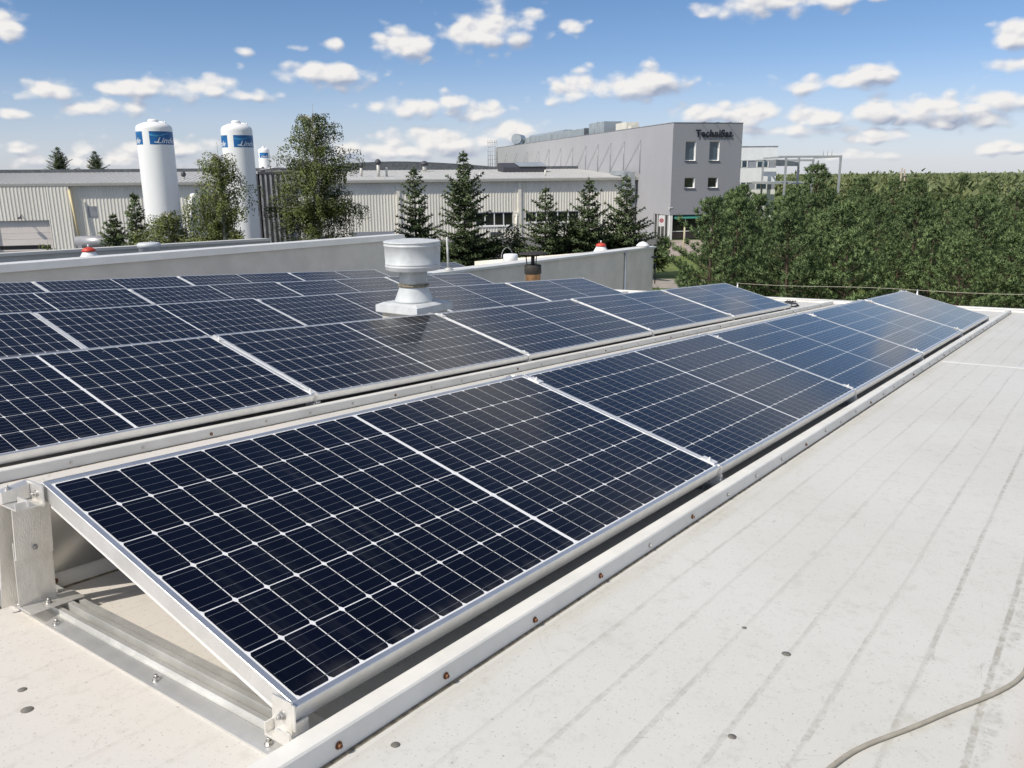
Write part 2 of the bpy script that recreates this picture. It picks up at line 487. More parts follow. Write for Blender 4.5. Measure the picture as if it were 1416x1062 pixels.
M = dict(
    cell=mat_cell(), sheet=mat_backsheet(), deck=mat_deck(),
    bus=mat('bus_wire', (0.24, 0.25, 0.27), 0.3, 0.5),
    alu=mat('anodised_aluminium', (0.76, 0.755, 0.74), 0.38, 0.82, 0.06, 14, 0.06, 160),
    deflect=mat('galvanised_deflector_sheet', (0.46, 0.46, 0.45), 0.28, 0.9, 0.1, 5),
    strip=mat('bright_strip_aluminium', (0.80, 0.79, 0.77), 0.45, 0.35, 0.05, 14),
    alu_raw=mat('mill_aluminium', (0.80, 0.78, 0.74), 0.42, 0.75, 0.10, 9, 0.15, 120, stretch=(3, 1, 1)),
    alu_dull=mat('weathered_aluminium', (0.66, 0.655, 0.63), 0.45, 0.6, 0.14, 7, 0.1, 90),
    rib=mat('white_coated_steel', (0.74, 0.72, 0.67), 0.38, 0.0, 0.07, 5, 0.08, 60),
    steel=mat('bolt_steel', (0.55, 0.54, 0.52), 0.35, 0.9),
    rust=mat('rusty_screw', (0.17, 0.075, 0.035), 0.8, 0.2, 0.5, 220),
    rubber=mat('black_rubber', (0.02, 0.02, 0.02), 0.6),
    galv=mat('pale_galvanised_steel', (0.53, 0.55, 0.56), 0.52, 0.06, 0.10, 9, 0.05, 30),
    neck=mat('dusty_galvanised_neck', (0.42, 0.43, 0.42), 0.55, 0.3, 0.22, 9, 0.1, 40),
    curb=mat('plastered_curb', (0.42, 0.41, 0.37), 0.85, 0, 0.12, 10, 0.3, 60),
    grime_shade=mat('seal_grime_and_shade', (0.20, 0.17, 0.12), 0.85, 0, 0.5, 40),  # grime on the ventilator seal, and painted shade under the rib lips
    coping=mat('white_coping_sheet', (0.74, 0.73, 0.70), 0.4, 0.1, 0.05, 3),
    plaster=mat('grey_render', (0.52, 0.505, 0.465), 0.85, 0, 0.07, 2.2, 0.12, 60),
    darkroof=mat('dark_felt', (0.10, 0.11, 0.12), 0.8, 0, 0.25, 2),
    copper=mat('tarnished_flue', (0.34, 0.20, 0.10), 0.45, 0.6, 0.35, 12),
    soot=mat('sooty_steel', (0.035, 0.03, 0.028), 0.7, 0.2, 0.4, 20),
    red=mat('red_plastic', (0.52, 0.055, 0.03), 0.5, 0, 0.1, 20),
    white=mat('white_paint', (0.76, 0.77, 0.77), 0.4, 0, 0.04, 1.5),
    tank=mat('white_tank_paint', (0.80, 0.80, 0.80), 0.35, 0, 0.03, 0.8, stretch=(1, 1, 0.2)),
    blue=mat('blue_banner', (0.012, 0.12, 0.34), 0.4, 0, 0.25, 0.8),
    blue2=mat('pale_blue_wave', (0.05, 0.27, 0.50), 0.4, 0, 0.2, 1.5),
    ink=mat('white_lettering', (0.78, 0.80, 0.82), 0.5),
    fin=mat('vaporiser_fin', (0.33, 0.33, 0.34), 0.45, 0.5, 0.2, 1.5),
    fin_dark=mat('dark_fin', (0.07, 0.07, 0.08), 0.6, 0.3),
    clad=mat('cream_cladding', (0.74, 0.71, 0.635), 0.5, 0.05, 0.05, 0.5, stretch=(1, 1, 0.15)),
    clad_trim=mat('cream_trim', (0.72, 0.69, 0.61), 0.5, 0, 0.05, 1),
    eave=mat('eave_sheet', (0.58, 0.56, 0.51), 0.5, 0.1, 0.05, 1),
    sheetroof=mat('grey_roof_sheet', (0.45, 0.445, 0.43), 0.6, 0.0, 0.06, 0.6, stretch=(4, 0.3, 1)),
    gate=mat('gate_panel', (0.72, 0.66, 0.61), 0.5, 0, 0.04, 1),
    yellow=mat('pale_yellow_pipe', (0.62, 0.53, 0.30), 0.5),
    tsgrey=mat('grey_facade_panel', (0.262, 0.268, 0.292), 0.55, 0, 0.03, 0.3),
    tspale=mat('pale_grey_facade', (0.37, 0.368, 0.385), 0.55, 0, 0.03, 0.3),
    sign=mat('black_sign_letter', (0.008, 0.008, 0.016), 0.35),
    glass=mat_glass('window_glass', (0.045, 0.075, 0.10)),
    glass_dk=mat_glass('dark_window_glass', (0.012, 0.014, 0.016)),
    frame_w=mat('white_window_frame', (0.74, 0.74, 0.73), 0.45),
    frame_d=mat('dark_window_frame', (0.05, 0.05, 0.06), 0.5),
    green=mat('green_awning', (0.05, 0.22, 0.17), 0.5),
    bandgrey=mat('grey_window_band', (0.27, 0.29, 0.33), 0.6),
    steelgrey=mat('grey_steel_frame', (0.36, 0.38, 0.39), 0.5, 0.2, 0.1, 1),
    brick=mat('orange_brick', (0.34, 0.16, 0.09), 0.85, 0, 0.2, 2),
    signred=mat('sign_red', (0.55, 0.03, 0.03), 0.5),
    timber=mat('grey_timber', (0.36, 0.30, 0.24), 0.8, 0, 0.2, 4),
    bark=mat('pine_bark', (0.075, 0.05, 0.035), 0.9, 0, 0.3, 6, 0.4, 30),
    bark_dk=mat('dark_bark', (0.06, 0.045, 0.035), 0.9, 0, 0.3, 6, 0.4, 30),
    birchbark=mat('birch_bark', (0.45, 0.43, 0.40), 0.8, 0, 0.5, 5, 0.2, 30),
    pine=mat_leaf('pine_needles', (0.050, 0.090, 0.040), (0.310, 0.425, 0.180), 0.28),
    spruce=mat_leaf('spruce_needles', (0.034, 0.060, 0.030), (0.210, 0.275, 0.130), 0.22),
    birch=mat_leaf('birch_leaves', (0.065, 0.095, 0.030), (0.310, 0.360, 0.125), 0.38),
    shrub=mat_leaf('shrub_leaves', (0.030, 0.055, 0.020), (0.140, 0.190, 0.060), 0.25),
    forest=mat_leaf('forest_leaves', (0.035, 0.062, 0.030), (0.190, 0.215, 0.090), 0.1, 0.55, 0.06),
    plug=mat('dull_grey_plug', (0.17, 0.16, 0.14), 0.7, 0, 0.2, 60),
    cable=mat('grey_cable', (0.36, 0.33, 0.27), 0.6, 0, 0.1, 30),
    duct=mat('silver_duct', (0.50, 0.53, 0.54), 0.4, 0.6, 0.12, 0.8),
)

# ------------------------------------------------------------------ the flat roofed building the panels stand on
MR = Matrix(((0.58818, -0.80856, 0.01634, -0.414), (0.80565, 0.58759, 0.07526, 1.3633),
             (-0.07045, -0.03111, 0.99703, 5.5247), (0, 0, 0, 1)))     # roof frame: x along the panel rows, y away, z off the roof
ROOF_YAW = math.atan2(0.80565, 0.58818)


def roofpt(x, y, z=-0.1):
    return MR @ Vector((x, y, z))


def upright(x, y, z, yaw=0.0):
    """plumb placement at a roof point"""
    return Matrix.Translation(roofpt(x, y, z)) @ Matrix.Rotation(ROOF_YAW + yaw, 4, 'Z')


ZR = -0.10
hall_roof = thing('roof_building', 'low building whose wide white sheet roof carries the rows of solar panels', 'building', MR)
b = MB()
nx, ny = 27, 24
x0, x1, y0, y1 = -14.0, 12.85, -12.0, 11.5
b.box(x0, y0, -0.22, x1, y1, ZR)
b.build('roof_deck', M['deck'], hall_roof)
b = MB()
b.box(x0, y0, -7.2, x0 + 0.3, y1 + 1.9, -0.225)
b.box(x0 + 0.3, y0, -7.2, x1 - 0.05, y0 + 0.3, -0.225)
b.box(x1 - 0.35, y0 + 0.3, -7.2, x1 - 0.05, y1 - 0.02, -0.225)
b.build('outer_wall', M['plaster'], hall_roof)
b = MB()
b.prism([(y0, -0.21), (y0, -0.3), (y1, -0.3), (y1, -0.21)], x1 + 0.004, x1 + 0.05)
b.box(x1 - 0.10, y0, ZR, x1 + 0.05, y1 - 0.01, ZR + 0.045)
b.build('edge_trim', M['rib'], hall_roof)


def par_top(x):
    return max(0.0, 0.409 + (x - 4.3) * (0.885 - 0.409) / (12.272 - 4.3))


b = MB()
b.hexa([(-1, 11.5, -0.3), (12.45, 11.5, -0.3), (12.45, 11.74, -0.3), (-1, 11.74, -0.3),
        (-1, 11.5, par_top(-1)), (12.45, 11.5, par_top(12.45)), (12.45, 11.74, par_top(12.45)), (-1, 11.74, par_top(-1))])
b.box(-12, 11.5, -0.3, -1.002, 11.74, par_top(-1))
par = b.build('parapet', M['plaster'], hall_roof)
b = MB()
za, zb = par_top(-1), par_top(12.48)
b.hexa([(-1, 11.46, za + .003), (12.48, 11.46, zb + .003), (12.48, 11.79, zb + .003), (-1, 11.79, za + .003),
        (-1, 11.46, za + .05), (12.48, 11.46, zb + .05), (12.48, 11.79, zb + .06), (-1, 11.79, za + .06)])
b.hexa([(-1, 11.452, za - .06), (12.488, 11.452, zb - .06), (12.488, 11.462, zb - .06), (-1, 11.462, za - .06),
        (-1, 11.452, za + .045), (12.488, 11.452, zb + .045), (12.488, 11.4585, zb + .045), (-1, 11.4585, za + .045)])
b.box(-12, 11.46, za + .003, -1.002, 11.79, za + .05)
b.build('coping', M['coping'], par)
b = MB()
b.box(-12, 11.8, -0.3, 10.3, 13.28, 0.12)
b.build('rear_roof', M['darkroof'], hall_roof)


def par2_top(x):
    return 0.525 + (x - 5.06) * (0.789 - 0.525) / (10.275 - 5.06)


b = MB()
b.hexa([(0.5, 13.3, -4.), (10.3, 13.3, -4.), (10.3, 13.6, -4.), (0.5, 13.6, -4.),
        (0.5, 13.3, par2_top(0.5)), (10.3, 13.3, par2_top(10.3)), (10.3, 13.6, par2_top(10.3)), (0.5, 13.6, par2_top(0.5))])
rp = b.build('rear_parapet', M['plaster'], hall_roof)
b = MB()
za, zb = par2_top(0.5), par2_top(10.32)
b.hexa([(0.5, 13.26, za + .002), (10.34, 13.26, zb + .002), (10.34, 13.66, zb + .002), (0.5, 13.66, za + .002),
        (0.5, 13.26, za + .05), (10.34, 13.26, zb + .05), (10.34, 13.66, zb + .05), (0.5, 13.66, za + .05)])
b.build('coping', M['eave'], rp)

# raised ribs of the roof sheet, each with its row of screws
RIBS = [-0.04 + 1.2 * i for i in range(9)]
b = MB()
for j in range(3):
    b.tube((0, -0.0305, -0.004), (0, -0.0325, -0.004), 0.0082, n=10)
    b.tube((0, -0.0325, -0.004), (0, -0.0385, -0.004), 0.0046, n=6, smooth=False)
    break
screw_rust = b.mesh('screw', M['rust'])
screw_grey = b.mesh('screw', M['steel'])
for ri, y in enumerate(RIBS):
    prof = [(y - 0.030, ZR + 0.0005), (y + 0.030, ZR + 0.0005), (y + 0.026, ZR + 0.046), (y + 0.0225, ZR + 0.05), (y - 0.0225, ZR + 0.05), (y - 0.026, ZR + 0.046)]
    b = MB(); b.prism(prof, -13.9, 12.46)
    b.bbox(12.462, y - 0.035, ZR + 0.0005, 12.476, y + 0.035, ZR + 0.056, 0.004)
    rib = b.build('roof_rib', M['rib'], hall_roof)
    b = MB(); b.prism([(y - 0.0385, ZR + 0.0004), (y - 0.0305, ZR + 0.0004), (y - 0.0305, ZR + 0.0035), (y - 0.036, ZR + 0.002)], -13.9, 12.45); b.build('rib_shade_strip', M['grime_shade'], rib)  # dark strip that paints in the shade line under the rib lip
    if ri in (0, 1, 2):
        xs = 0.04 if ri == 0 else 0.10
        i = 0
        x = xs - 0.33 * (5 if ri else 0)
        while x < 12.4:
            part('screw', screw_rust if (ri == 0 and x < 1.1) or (i % 4 == 1) else screw_grey, rib,
                 Tr(x + 0.012 * math.sin(i * 5.1), y + 0.0025, ZR + 0.027 + 0.003 * math.sin(i * 2.7)))
            x += 0.325 + 0.02 * math.sin(i * 1.7); i += 1

# overlap strip across the sheets, and a few cover discs lying flush on the roof
b = MB()
b.box(6.62, -11.9, ZR + 0.0005, 6.68, -0.10, ZR + 0.003)
b.build('overlap_strip', M['coping'], hall_roof)
b = MB()
for (px, py, r) in ((0.95, -0.63, .014), (0.55, -0.65, .011), (0.13, -0.13, .012), (-0.24, 0.57, .016), (-0.21, 0.66, .012),
                    (1.02, -0.5, .008)):
    b = MB(); b.lathe([(r * .8, ZR + 0.0004), (r * .76, ZR + 0.0012), (0, ZR + 0.0014)], 18, c=(px, py))
    b.build('cover_plug', M['plug'], hall_roof)

# ------------------------------------------------------------------ solar panels
PL, PW, TH = 2.0885, 0.996, 0.27301
PITCH = PL + 0.02
ROW_Y = [0.0, 2.390, 4.7956, 7.1616, 9.498]
ROW_DX = [0.0, 0.020, 0.034, 0.046, 0.040]
ROW_FIRST = [0, 0, 0, 1, 1]

FH, LIP = 0.040, 0.0145
b = MB()
b.bbox(0, 0, -FH, PL, LIP, 0, 0.0012)
b.bbox(0, PW - LIP, -FH, PL, PW, 0, 0.0012)
b.bbox(0, LIP, -FH, LIP, PW - LIP, 0, 0.0012)
b.bbox(PL - LIP, LIP, -FH, PL, PW - LIP, 0, 0.0012)
# inner bottom flange of the frame
for (a, c, d, e) in ((LIP, LIP, PL - LIP, LIP + 0.02), (LIP, PW - LIP - 0.02, PL - LIP, PW - LIP)):
    b.box(a, c, -FH + 0.0005, d, e, -FH + 0.002)
me_frame = b.mesh('frame', M['alu'])

b = MB()
zt = -0.0025
b.box(LIP + 0.0005, LIP + 0.0005, zt - 0.005, PL - LIP - 0.0005, PW - LIP - 0.0005, zt, 0)
mx, my, mid = 0.0190, 0.0185, 0.0125
cw = (PL - 2 * mx - mid) / 24.0
chh = (PW - 2 * my) / 6.0
ga, gb, ch = 0.0014, 0.0017, 0.0082
for r in range(6):
    ya, yb = my + r * chh + gb, my + (r + 1) * chh - gb
    for c in range(24):
        xa = mx + c * cw + (mid if c >= 12 else 0) + ga
        xb = xa + cw - 2 * ga
        z = zt + 0.0005
        b.face([(xa + ch * .62, ya, z), (xb - ch * .62, ya, z), (xb, ya + ch, z), (xb, yb - ch, z),
                (xb - ch * .62, yb, z), (xa + ch * .62, yb, z), (xa, yb - ch, z), (xa, ya + ch, z)], 1)
    for q in range(5):
        y = ya + (yb - ya) * (q + 0.5) / 5.0
        for h in range(2):
            xa = mx + h * (12 * cw + mid) + 0.004
            b.face([(xa, y - 0.0006, zt + 0.0009), (xa + 12 * cw - 0.008, y - 0.0006, zt + 0.0009),
                    (xa + 12 * cw - 0.008, y + 0.0006, zt + 0.0009), (xa, y + 0.0006, zt + 0.0009)], 2)
me_lam = b.mesh('glass_laminate', [M['sheet'], M['cell'], M['bus']])

ROWN = ['front row', 'second row', 'third row', 'fourth row', 'back row']
PAN_LABEL = {
    (0, 0): 'largest dark solar panel in the foreground, nearest of the front row',
    (0, 1): 'solar panel of the front row, joined to the right end of the nearest one',
    (0, 2): 'solar panel in the middle of the front row, two panels before its far end',
    (0, 3): 'front row solar panel next to the last one at the far end',
    (0, 4): 'palest front row solar panel, last at the far end by the roof edge',
}
FROM_END = ['last at the right end', 'next but none to the right end panel', 'third from the right end', 'fourth from the right end', 'fifth from the right end']
panels = {}
proto = None
for r in range(5):
    for i in range(ROW_FIRST[r], 5):
        tilt = Matrix.Rotation(TH + math.radians(RNG.uniform(-0.35, 0.35)), 4, 'X')
        roll = Matrix.Rotation(math.radians(RNG.uniform(-0.25, 0.25)), 4, 'Y')
        mt = MR @ Tr(i * PITCH + ROW_DX[r], ROW_Y[r], 0) @ tilt @ Tr(PL / 2, 0, 0) @ roll @ Tr(-PL / 2, 0, 0)
        if r == 0:
            lab = PAN_LABEL[(0, i)]
        else:
            pos = ['last at the right end', 'second from the right end', 'third from the right end',
                   'fourth from the right end', 'leftmost one in view'][4 - i if i > ROW_FIRST[r] else 4]
            lab = 'solar panel, %s of the %s' % (pos, ROWN[r])
        if proto is None:
            proto = thing('solar_panel', lab, 'solar panel', mt, 'tilted solar panels in rows on the white roof')
            part('frame', me_frame, proto); part('glass_laminate', me_lam, proto)
        else:
            copy_tree(proto, mt, lab)

# ------------------------------------------------------------------ aluminium mounts under and between the panels
ct, st = math.cos(TH), math.sin(TH)


def bolt(mb, p, ax, s=1.0, m=0):
    p = Vector(p); ax = Vector(ax)
    mb.tube(p, p + ax * 0.002 * s, 0.0095 * s, n=14, m=m)
    mb.tube(p + ax * 0.002 * s, p + ax * 0.008 * s, 0.0068 * s, n=6, m=m, smooth=False)
    mb.tube(p + ax * 0.008 * s, p + ax * 0.014 * s, 0.0038 * s, n=10, m=m)


def rail_mesh():
    """base rail along y: grooved channel"""
    b = MB()
    z = ZR
    prof = [(-0.003, z + .001), (0.082, z + .001), (0.082, z + .016), (0.072, z + .016), (0.072, z + .030), (0.058, z + .030), (0.058, z + .010), (0.044, z + .010), (0.044, z + .034),
            (0.030, z + .034), (0.030, z + .010), (0.016, z + .010), (0.016, z + .026), (0.004, z + .026), (0.004, z + .013), (-0.003, z + .013)]
    n = len(prof); i = len(b.v)
    for y in (0.0, 1.17):
        b.v.extend((x, y, zz) for x, zz in prof)
    for a in range(n):
        c = (a + 1) % n
        b.f.append((i + a, i + c, i + n + c, i + n + a)); b.m.append(0); b.sm.append(False)
    b.f.append(tuple(i + a for a in reversed(range(n)))); b.m.append(0); b.sm.append(False)
    b.f.append(tuple(i + n + a for a in range(n))); b.m.append(0); b.sm.append(False)
    return b.mesh('base_rail', M['alu_dull'])


me_rail = rail_mesh()
b = MB()
b.hexa([(-0.042, 0.012, ZR + .001), (-0.004, 0.0, ZR + .001), (-0.004, 1.16, ZR + .001), (-0.036, 1.15, ZR + .001),
        (-0.042, 0.012, ZR + .0045), (-0.004, 0.0, ZR + .012), (-0.004, 1.16, ZR + .012), (-0.036, 1.15, ZR + .0045)])
me_flange = b.mesh('base_flange', M['alu'])
def bolt_mesh(p, ax, s=1.0):
    b = MB(); bolt(b, p, ax, s); return b.mesh('bolt', M['steel'])


me_fbolts = [bolt_mesh((-0.022, y, ZR + .008), (0, 0, 1)) for y in (0.06, 0.45, 0.90, 1.10)]
# front foot: open channel with an upright cheek that grips the frame
b = MB()
b.box(-0.030, -0.012, ZR + .031, 0.070, 0.062, ZR + .036)
b.box(-0.030, -0.012, ZR + .036, -0.026, 0.030, ZR + .058)
b.box(-0.030, 0.058, ZR + .036, 0.015, 0.062, ZR + .058)
b.box(-0.0100, 0.004, ZR + .036, -0.006, 0.062, ZR + .108)
b.box(-0.006, 0.004, ZR + .036, 0.030, 0.008, ZR + .060)
b.box(-0.0095, -0.004, ZR + .050, -0.0065, 0.004, ZR + .104)
me_ffoot = b.mesh('front_foot', M['alu_raw'])
b = MB(); bolt(b, (-0.010, 0.030, ZR + .074), (-1, 0, 0), 1.0); me_ffbolt = b.mesh('bolt', M['steel'])
# rear leg: two folded plates lapped over one another, with foot and head
b = MB()
b.hexa([(-0.062, 1.004, ZR + .034), (0.030, 1.004, ZR + .034), (0.030, 1.008, ZR + .034), (-0.062, 1.008, ZR + .034),
        (-0.068, 0.990, 0.115), (0.024, 0.990, 0.115), (0.024, 0.994, 0.115), (-0.068, 0.994, 0.115)])
b.hexa([(-0.0665, 0.9835, 0.070), (0.0235, 0.9835, 0.070), (0.0235, 0.9895, 0.070), (-0.0665, 0.9895, 0.070),
        (-0.072, 0.966, 0.212), (0.018, 0.966, 0.212), (0.018, 0.970, 0.212), (-0.072, 0.970, 0.212)])
b.box(-0.062, 0.945, ZR + .035, 0.072, 1.010, ZR + .039)
b.hexa([(-0.075, 1.075, ZR + .02), (0.015, 1.075, ZR + .02), (0.015, 1.079, ZR + .02), (-0.075, 1.079, ZR + .02),
        (-0.085, 1.010, 0.215), (0.005, 1.010, 0.215), (0.005, 1.014, 0.215), (-0.085, 1.014, 0.215)])
me_rleg = b.mesh('rear_leg', M['alu_raw'])
me_rbolt = [bolt_mesh((-0.022, 0.986, 0.094), (0, -1, 0.1), 1.1), bolt_mesh((-0.005, 0.972, ZR + .039), (0, 0, 1), 0.9)]
b = MB()
b.box(-0.078, 0.930, 0.213, -0.008, 1.020, 0.217)
b.box(-0.078, 0.930, 0.217, -0.052, 0.934, 0.232)
b.box(-0.050, 0.930, 0.217, -0.046, 0.985, 0.234)
b.box(-0.0115, 0.935, 0.205, -0.0075, 1.022, 0.262)
b.hexa([(-0.078, 1.000, 0.218), (-0.012, 1.000, 0.218), (-0.012, 1.022, 0.218), (-0.078, 1.022, 0.218),
        (-0.078, 1.000, 0.246), (-0.012, 1.000, 0.256), (-0.012, 1.022, 0.262), (-0.078, 1.022, 0.250)])
me_rhead = b.mesh('rear_head', M['alu_raw'])
me_hbolt = [bolt_mesh((-0.0115, 0.965, 0.236), (-1, 0, 0)), bolt_mesh((-0.060, 1.010, 0.249), (0, 0, 1), 0.8)]


b = MB()
for q in range(3):
    b.box(0.035 + q * .03, -0.020, ZR + .0006, 0.055 + q * .03, 0.0, ZR + .012)
b.box(0.02, -0.012, ZR + .0006, 0.13, -0.001, ZR + .006)
me_pad = b.mesh('rubber_pad', M['rubber'])


def strip_mesh(w, end):
    """cover rail lying in the slope between two panels"""
    b = MB()
    if end:
        # slim sloping carrier under the frame edge
        b.box(0.002, 0.06, -0.054, 0.026, PW - 0.05, -0.0415)
    else:
        b.box(-w / 2, 0.004, -0.040, w / 2, PW - 0.004, -0.006)
        b.box(-w / 2 + .001, 0.010, -0.006, -0.0022, PW - 0.010, -0.0006)
        b.box(0.0022, 0.010, -0.006, w / 2 - .001, PW - 0.010, -0.0006)
        for yy in (0.055, PW - 0.075):
            b.bbox(-0.021, yy - 0.03, 0.0012, 0.021, yy + 0.03, 0.0046, 0.0012)
            bolt(b, (0, yy, 0.0046), (0, 0, 1), 0.8)
    return b.mesh('clamp_strip', M['strip'])


me_strip = strip_mesh(0.0195, False)
me_estrip = strip_mesh(0.02, True)
GAPN = ['before the right end panel', 'between second and third panel from the right end',
        'between third and fourth panel from the right end', 'between fourth and fifth panel from the right end']


def mount(r, i, lab, full):
    x = i * PITCH + ROW_DX[r] - 0.01
    if i == 0: x += 0.01
    if i == 5: x += 0.0
    mt = MR @ Tr(x, ROW_Y[r], 0)
    t = thing('panel_mount', lab, 'panel mount', mt, 'aluminium mounts carrying the solar panels')
    slope = Matrix.Rotation(TH, 4, 'X')
    if 0 < i < 5:
        part('clamp_strip', me_strip, t, slope)
    else:
        part('carrier_bar', me_estrip, t, slope)
    part('base_rail', me_rail, t)
    if full:
        fl = part('base_flange', me_flange, t); [part('bolt', q, fl) for q in me_fbolts]
    ff = part('front_foot', me_ffoot, t); part('bolt', me_ffbolt, ff)
    rl = part('rear_leg', me_rleg, t); [part('bolt', q, rl) for q in me_rbolt]
    rh = part('rear_head', me_rhead, t); [part('bolt', q, rh) for q in me_hbolt]
    part('rubber_pad', me_pad, t)
    return t


for r in range(5):
    for i in range(6):
        if i < (0, 1, 1, 2, 2)[r]:
            continue
        if i == 0:
            lab = 'bare aluminium mount exposed at the near end of the front row, with tall rear leg'
        elif i == 5:
            lab = 'aluminium mount closing the right end of the %s of panels' % ROWN[r]
        elif i == 4:
            lab = 'clamp strip and mount between the last two panels of the %s' % ROWN[r]
        else:
            lab = 'clamp strip and mount %s, %s' % (GAPN[4 - i], ROWN[r])
        mount(r, i, lab, True)

# sheet metal wind deflectors closing the high rear side of each row
for r in range(5):
    b = MB()
    xa, xb = ROW_FIRST[r] * PITCH + ROW_DX[r] + 0.02, 5 * PITCH + ROW_DX[r] - 0.02
    p0, p1, p2 = (1.000, 0.247), (1.028, 0.250), (1.118, -0.040)
    t = 0.0015
    q = [(0.966, 0.2600), (0.990, 0.2540), (0.993, 0.2500), (1.118, -0.046), (1.150, -0.0485), (1.150, -0.0470), (1.119, -0.0445), (0.9945, 0.2513), (0.991, 0.2558), (0.966, 0.2617)]
    b.prism(q, xa, xb)
    o = b.build('wind_deflector', M['deflect'])
    o.matrix_world = MR @ Tr(0, ROW_Y[r], 0)
    tag(o, 'bent metal deflector closing the raised rear of the %s of panels' % ROWN[r], 'wind deflector', 'wind deflectors behind the panel rows')

# ------------------------------------------------------------------ roof ventilator between the second and third rows
V = upright(4.60, 3.92, 0.145, 0.02)
vent = thing('roof_ventilator', 'big pale metal drum ventilator on a square plinth among the panels', 'ventilator', V)
b = MB()
b.box(-0.205, -0.205, -0.42, 0.205, 0.205, 0.085)
b.build('curb', M['curb'], vent)
b = MB()
b.hexa([(-.245, -.245, .088), (.245, -.245, .088), (.245, .245, .088), (-.245, .245, .088),
        (-.245, -.245, .150), (.245, -.245, .150), (.245, .245, .150), (-.245, .245, .150)])
b.hexa([(-.242, -.242, .1505), (.242, -.242, .1505), (.242, .242, .1505), (-.242, .242, .1505),
        (-.195, -.195, .170), (.195, -.195, .170), (.195, .195, .170), (-.195, .195, .170)])
b.build('base_plate', M['galv'], vent)
b = MB()
b.lathe([(.178, .171), (.172, .185), (.128, .295), (.128, .305)], 56)
b.build('cone', M['galv'], vent)
b = MB()
b.lathe([(.132, .306), (.139, .310), (.139, .322), (.132, .326)], 56)
b.build('seal', M['grime_shade'], vent)
b = MB()
b.lathe([(.129, .327), (.126, .36), (.126, .62)], 56)
b.build('neck', M['neck'], vent)
b = MB()
R_ = 0.243
b.lathe([(.20, .505), (R_ - .012, .490), (R_ - .012, .490), (R_ - .006, .486), (R_ - .006, .486), (R_, .490), (R_, .520), (R_ + .004, .524), (R_ + .004, .532), (R_, .536),
         (R_, .545), (R_ + .003, .548), (R_ + .003, .556), (R_, .560), (R_ + .006, .735), (R_ + .010, .738), (R_ + .010, .744), (R_ + .006, .748),
         (R_ + .007, .768), (R_ + .011, .770), (R_ + .011, .780), (R_ + .004, .784), (R_ + .004, .784), (R_ - .01, .786), (R_ - .12, .800), (0, .806)], 72)
b.v = [(x_, y_, .455 + (z_ - .486) * .85) for x_, y_, z_ in b.v]
drum = b.build('drum', M['galv'], vent)
b = MB()
for a in (0.6, 2.2, 3.9, 5.4):
    b.tube((.125 * math.cos(a), .125 * math.sin(a), .44), (.225 * math.cos(a), .225 * math.sin(a), .495), .008)
b.build('bracket', M['steel'], vent)

# short sooty flue with a rain cap near the far end of the roof
fl = thing('flue_pipe', 'short tarnished copper coloured flue pipe with flat black rain cap', 'flue', upright(11.7, 7.5, -0.1))
b = MB(); b.lathe([(.142, 0), (.142, .40), (.147, .405), (.147, .425), (.142, .43), (.142, .47)], 32); b.build('pipe', M['copper'], fl)
b = MB(); b.lathe([(.150, .34), (.156, .345), (.156, .50), (.148, .505), (.10, .51)], 32); b.build('collar', M['soot'], fl)
b = MB()
b.tube((0, 0, .45), (0, 0, .71), .035)
b.tube((.10, 0, .49), (.12, .0, .71), .010); b.tube((-.06, .09, .49), (-.08, .10, .71), .010)
b.build('stem', M['soot'], fl)
b = MB(); b.lathe([(.265, .705), (.27, .708), (.27, .716), (.15, .735), (0, .742)], 32); b.build('rain_cap', M['soot'], fl)

# cable lying on the roof, conduit bundle at the row end, wire along the roof edge
pts = []
ctrl = [(0.44, -0.80), (0.57, -0.84), (0.68, -0.88), (0.79, -0.93), (0.94, -1.01), (1.06, -1.06), (1.17, -1.10), (1.32, -1.13), (1.6, -1.30), (2.2, -1.9), (2.6, -2.8)]
for j in range(len(ctrl) - 1):
    for s_ in range(6):
        t = s_ / 6.0
        p = [ctrl[max(j - 1, 0)], ctrl[j], ctrl[j + 1], ctrl[min(j + 2, len(ctrl) - 1)]]
        c = [0.5 * (2 * p[1][a] + (p[2][a] - p[0][a]) * t + (2 * p[0][a] - 5 * p[1][a] + 4 * p[2][a] - p[3][a]) * t * t + (3 * p[1][a] - p[0][a] - 3 * p[2][a] + p[3][a]) * t ** 3) for a in (0, 1)]
        pts.append((c[0], c[1] + 0.004 * math.sin(c[0] * 22), ZR + 0.005))
pts = [(ctrl[0][0] - 0.5, ctrl[0][1] + 0.1, ZR + .005)] + pts
b = MB(); b.path(pts, 0.0046, 10)
o = b.build('cable', M['cable']); o.matrix_world = MR
tag(o, 'grey cable snaking over the white roof in the lower right corner', 'cable')
b = MB()
for dx in (0, .045, .09, .13):
    b.path([(10.7 + dx, 1.05 + 1.2 + .2, -0.04), (10.95 + dx, 2.40 + dx * .4, -0.035), (11.25 + dx, 2.52 + dx * .5, -0.03), (11.6 + dx, 2.72 + dx * .4, -0.06), (12.0 + dx, 2.85 + dx, -0.075), (12.6, 2.95 + dx, -0.085)], 0.009, 8)
o = b.build('conduit_bundle', M['rubber']); o.matrix_world = MR
tag(o, 'black conduits curving over the ribs at the right end of the second panel row', 'conduit')
wire = thing('lightning_wire', 'thin wire strung on small posts along the far right edge of the roof', 'wire', MR)
b = MB(); b.path([(12.5, 3.9 - 0.4 * k_, 0.17 - 0.012 * math.sin(k_ * .9)) for k_ in range(22)], 0.0035, 6); b.build('wire', M['cable'], wire)
me_post = None
for yy in (3.9, 1.15, -1.5, -4.4):
    b = MB(); b.tube((12.5, yy, ZR), (12.5, yy, 0.18), 0.014); b.lathe([(.06, ZR), (.06, ZR + .03), (.02, ZR + .05)], 12, c=(12.5, yy)); b.build('post', M['steel'], wire)

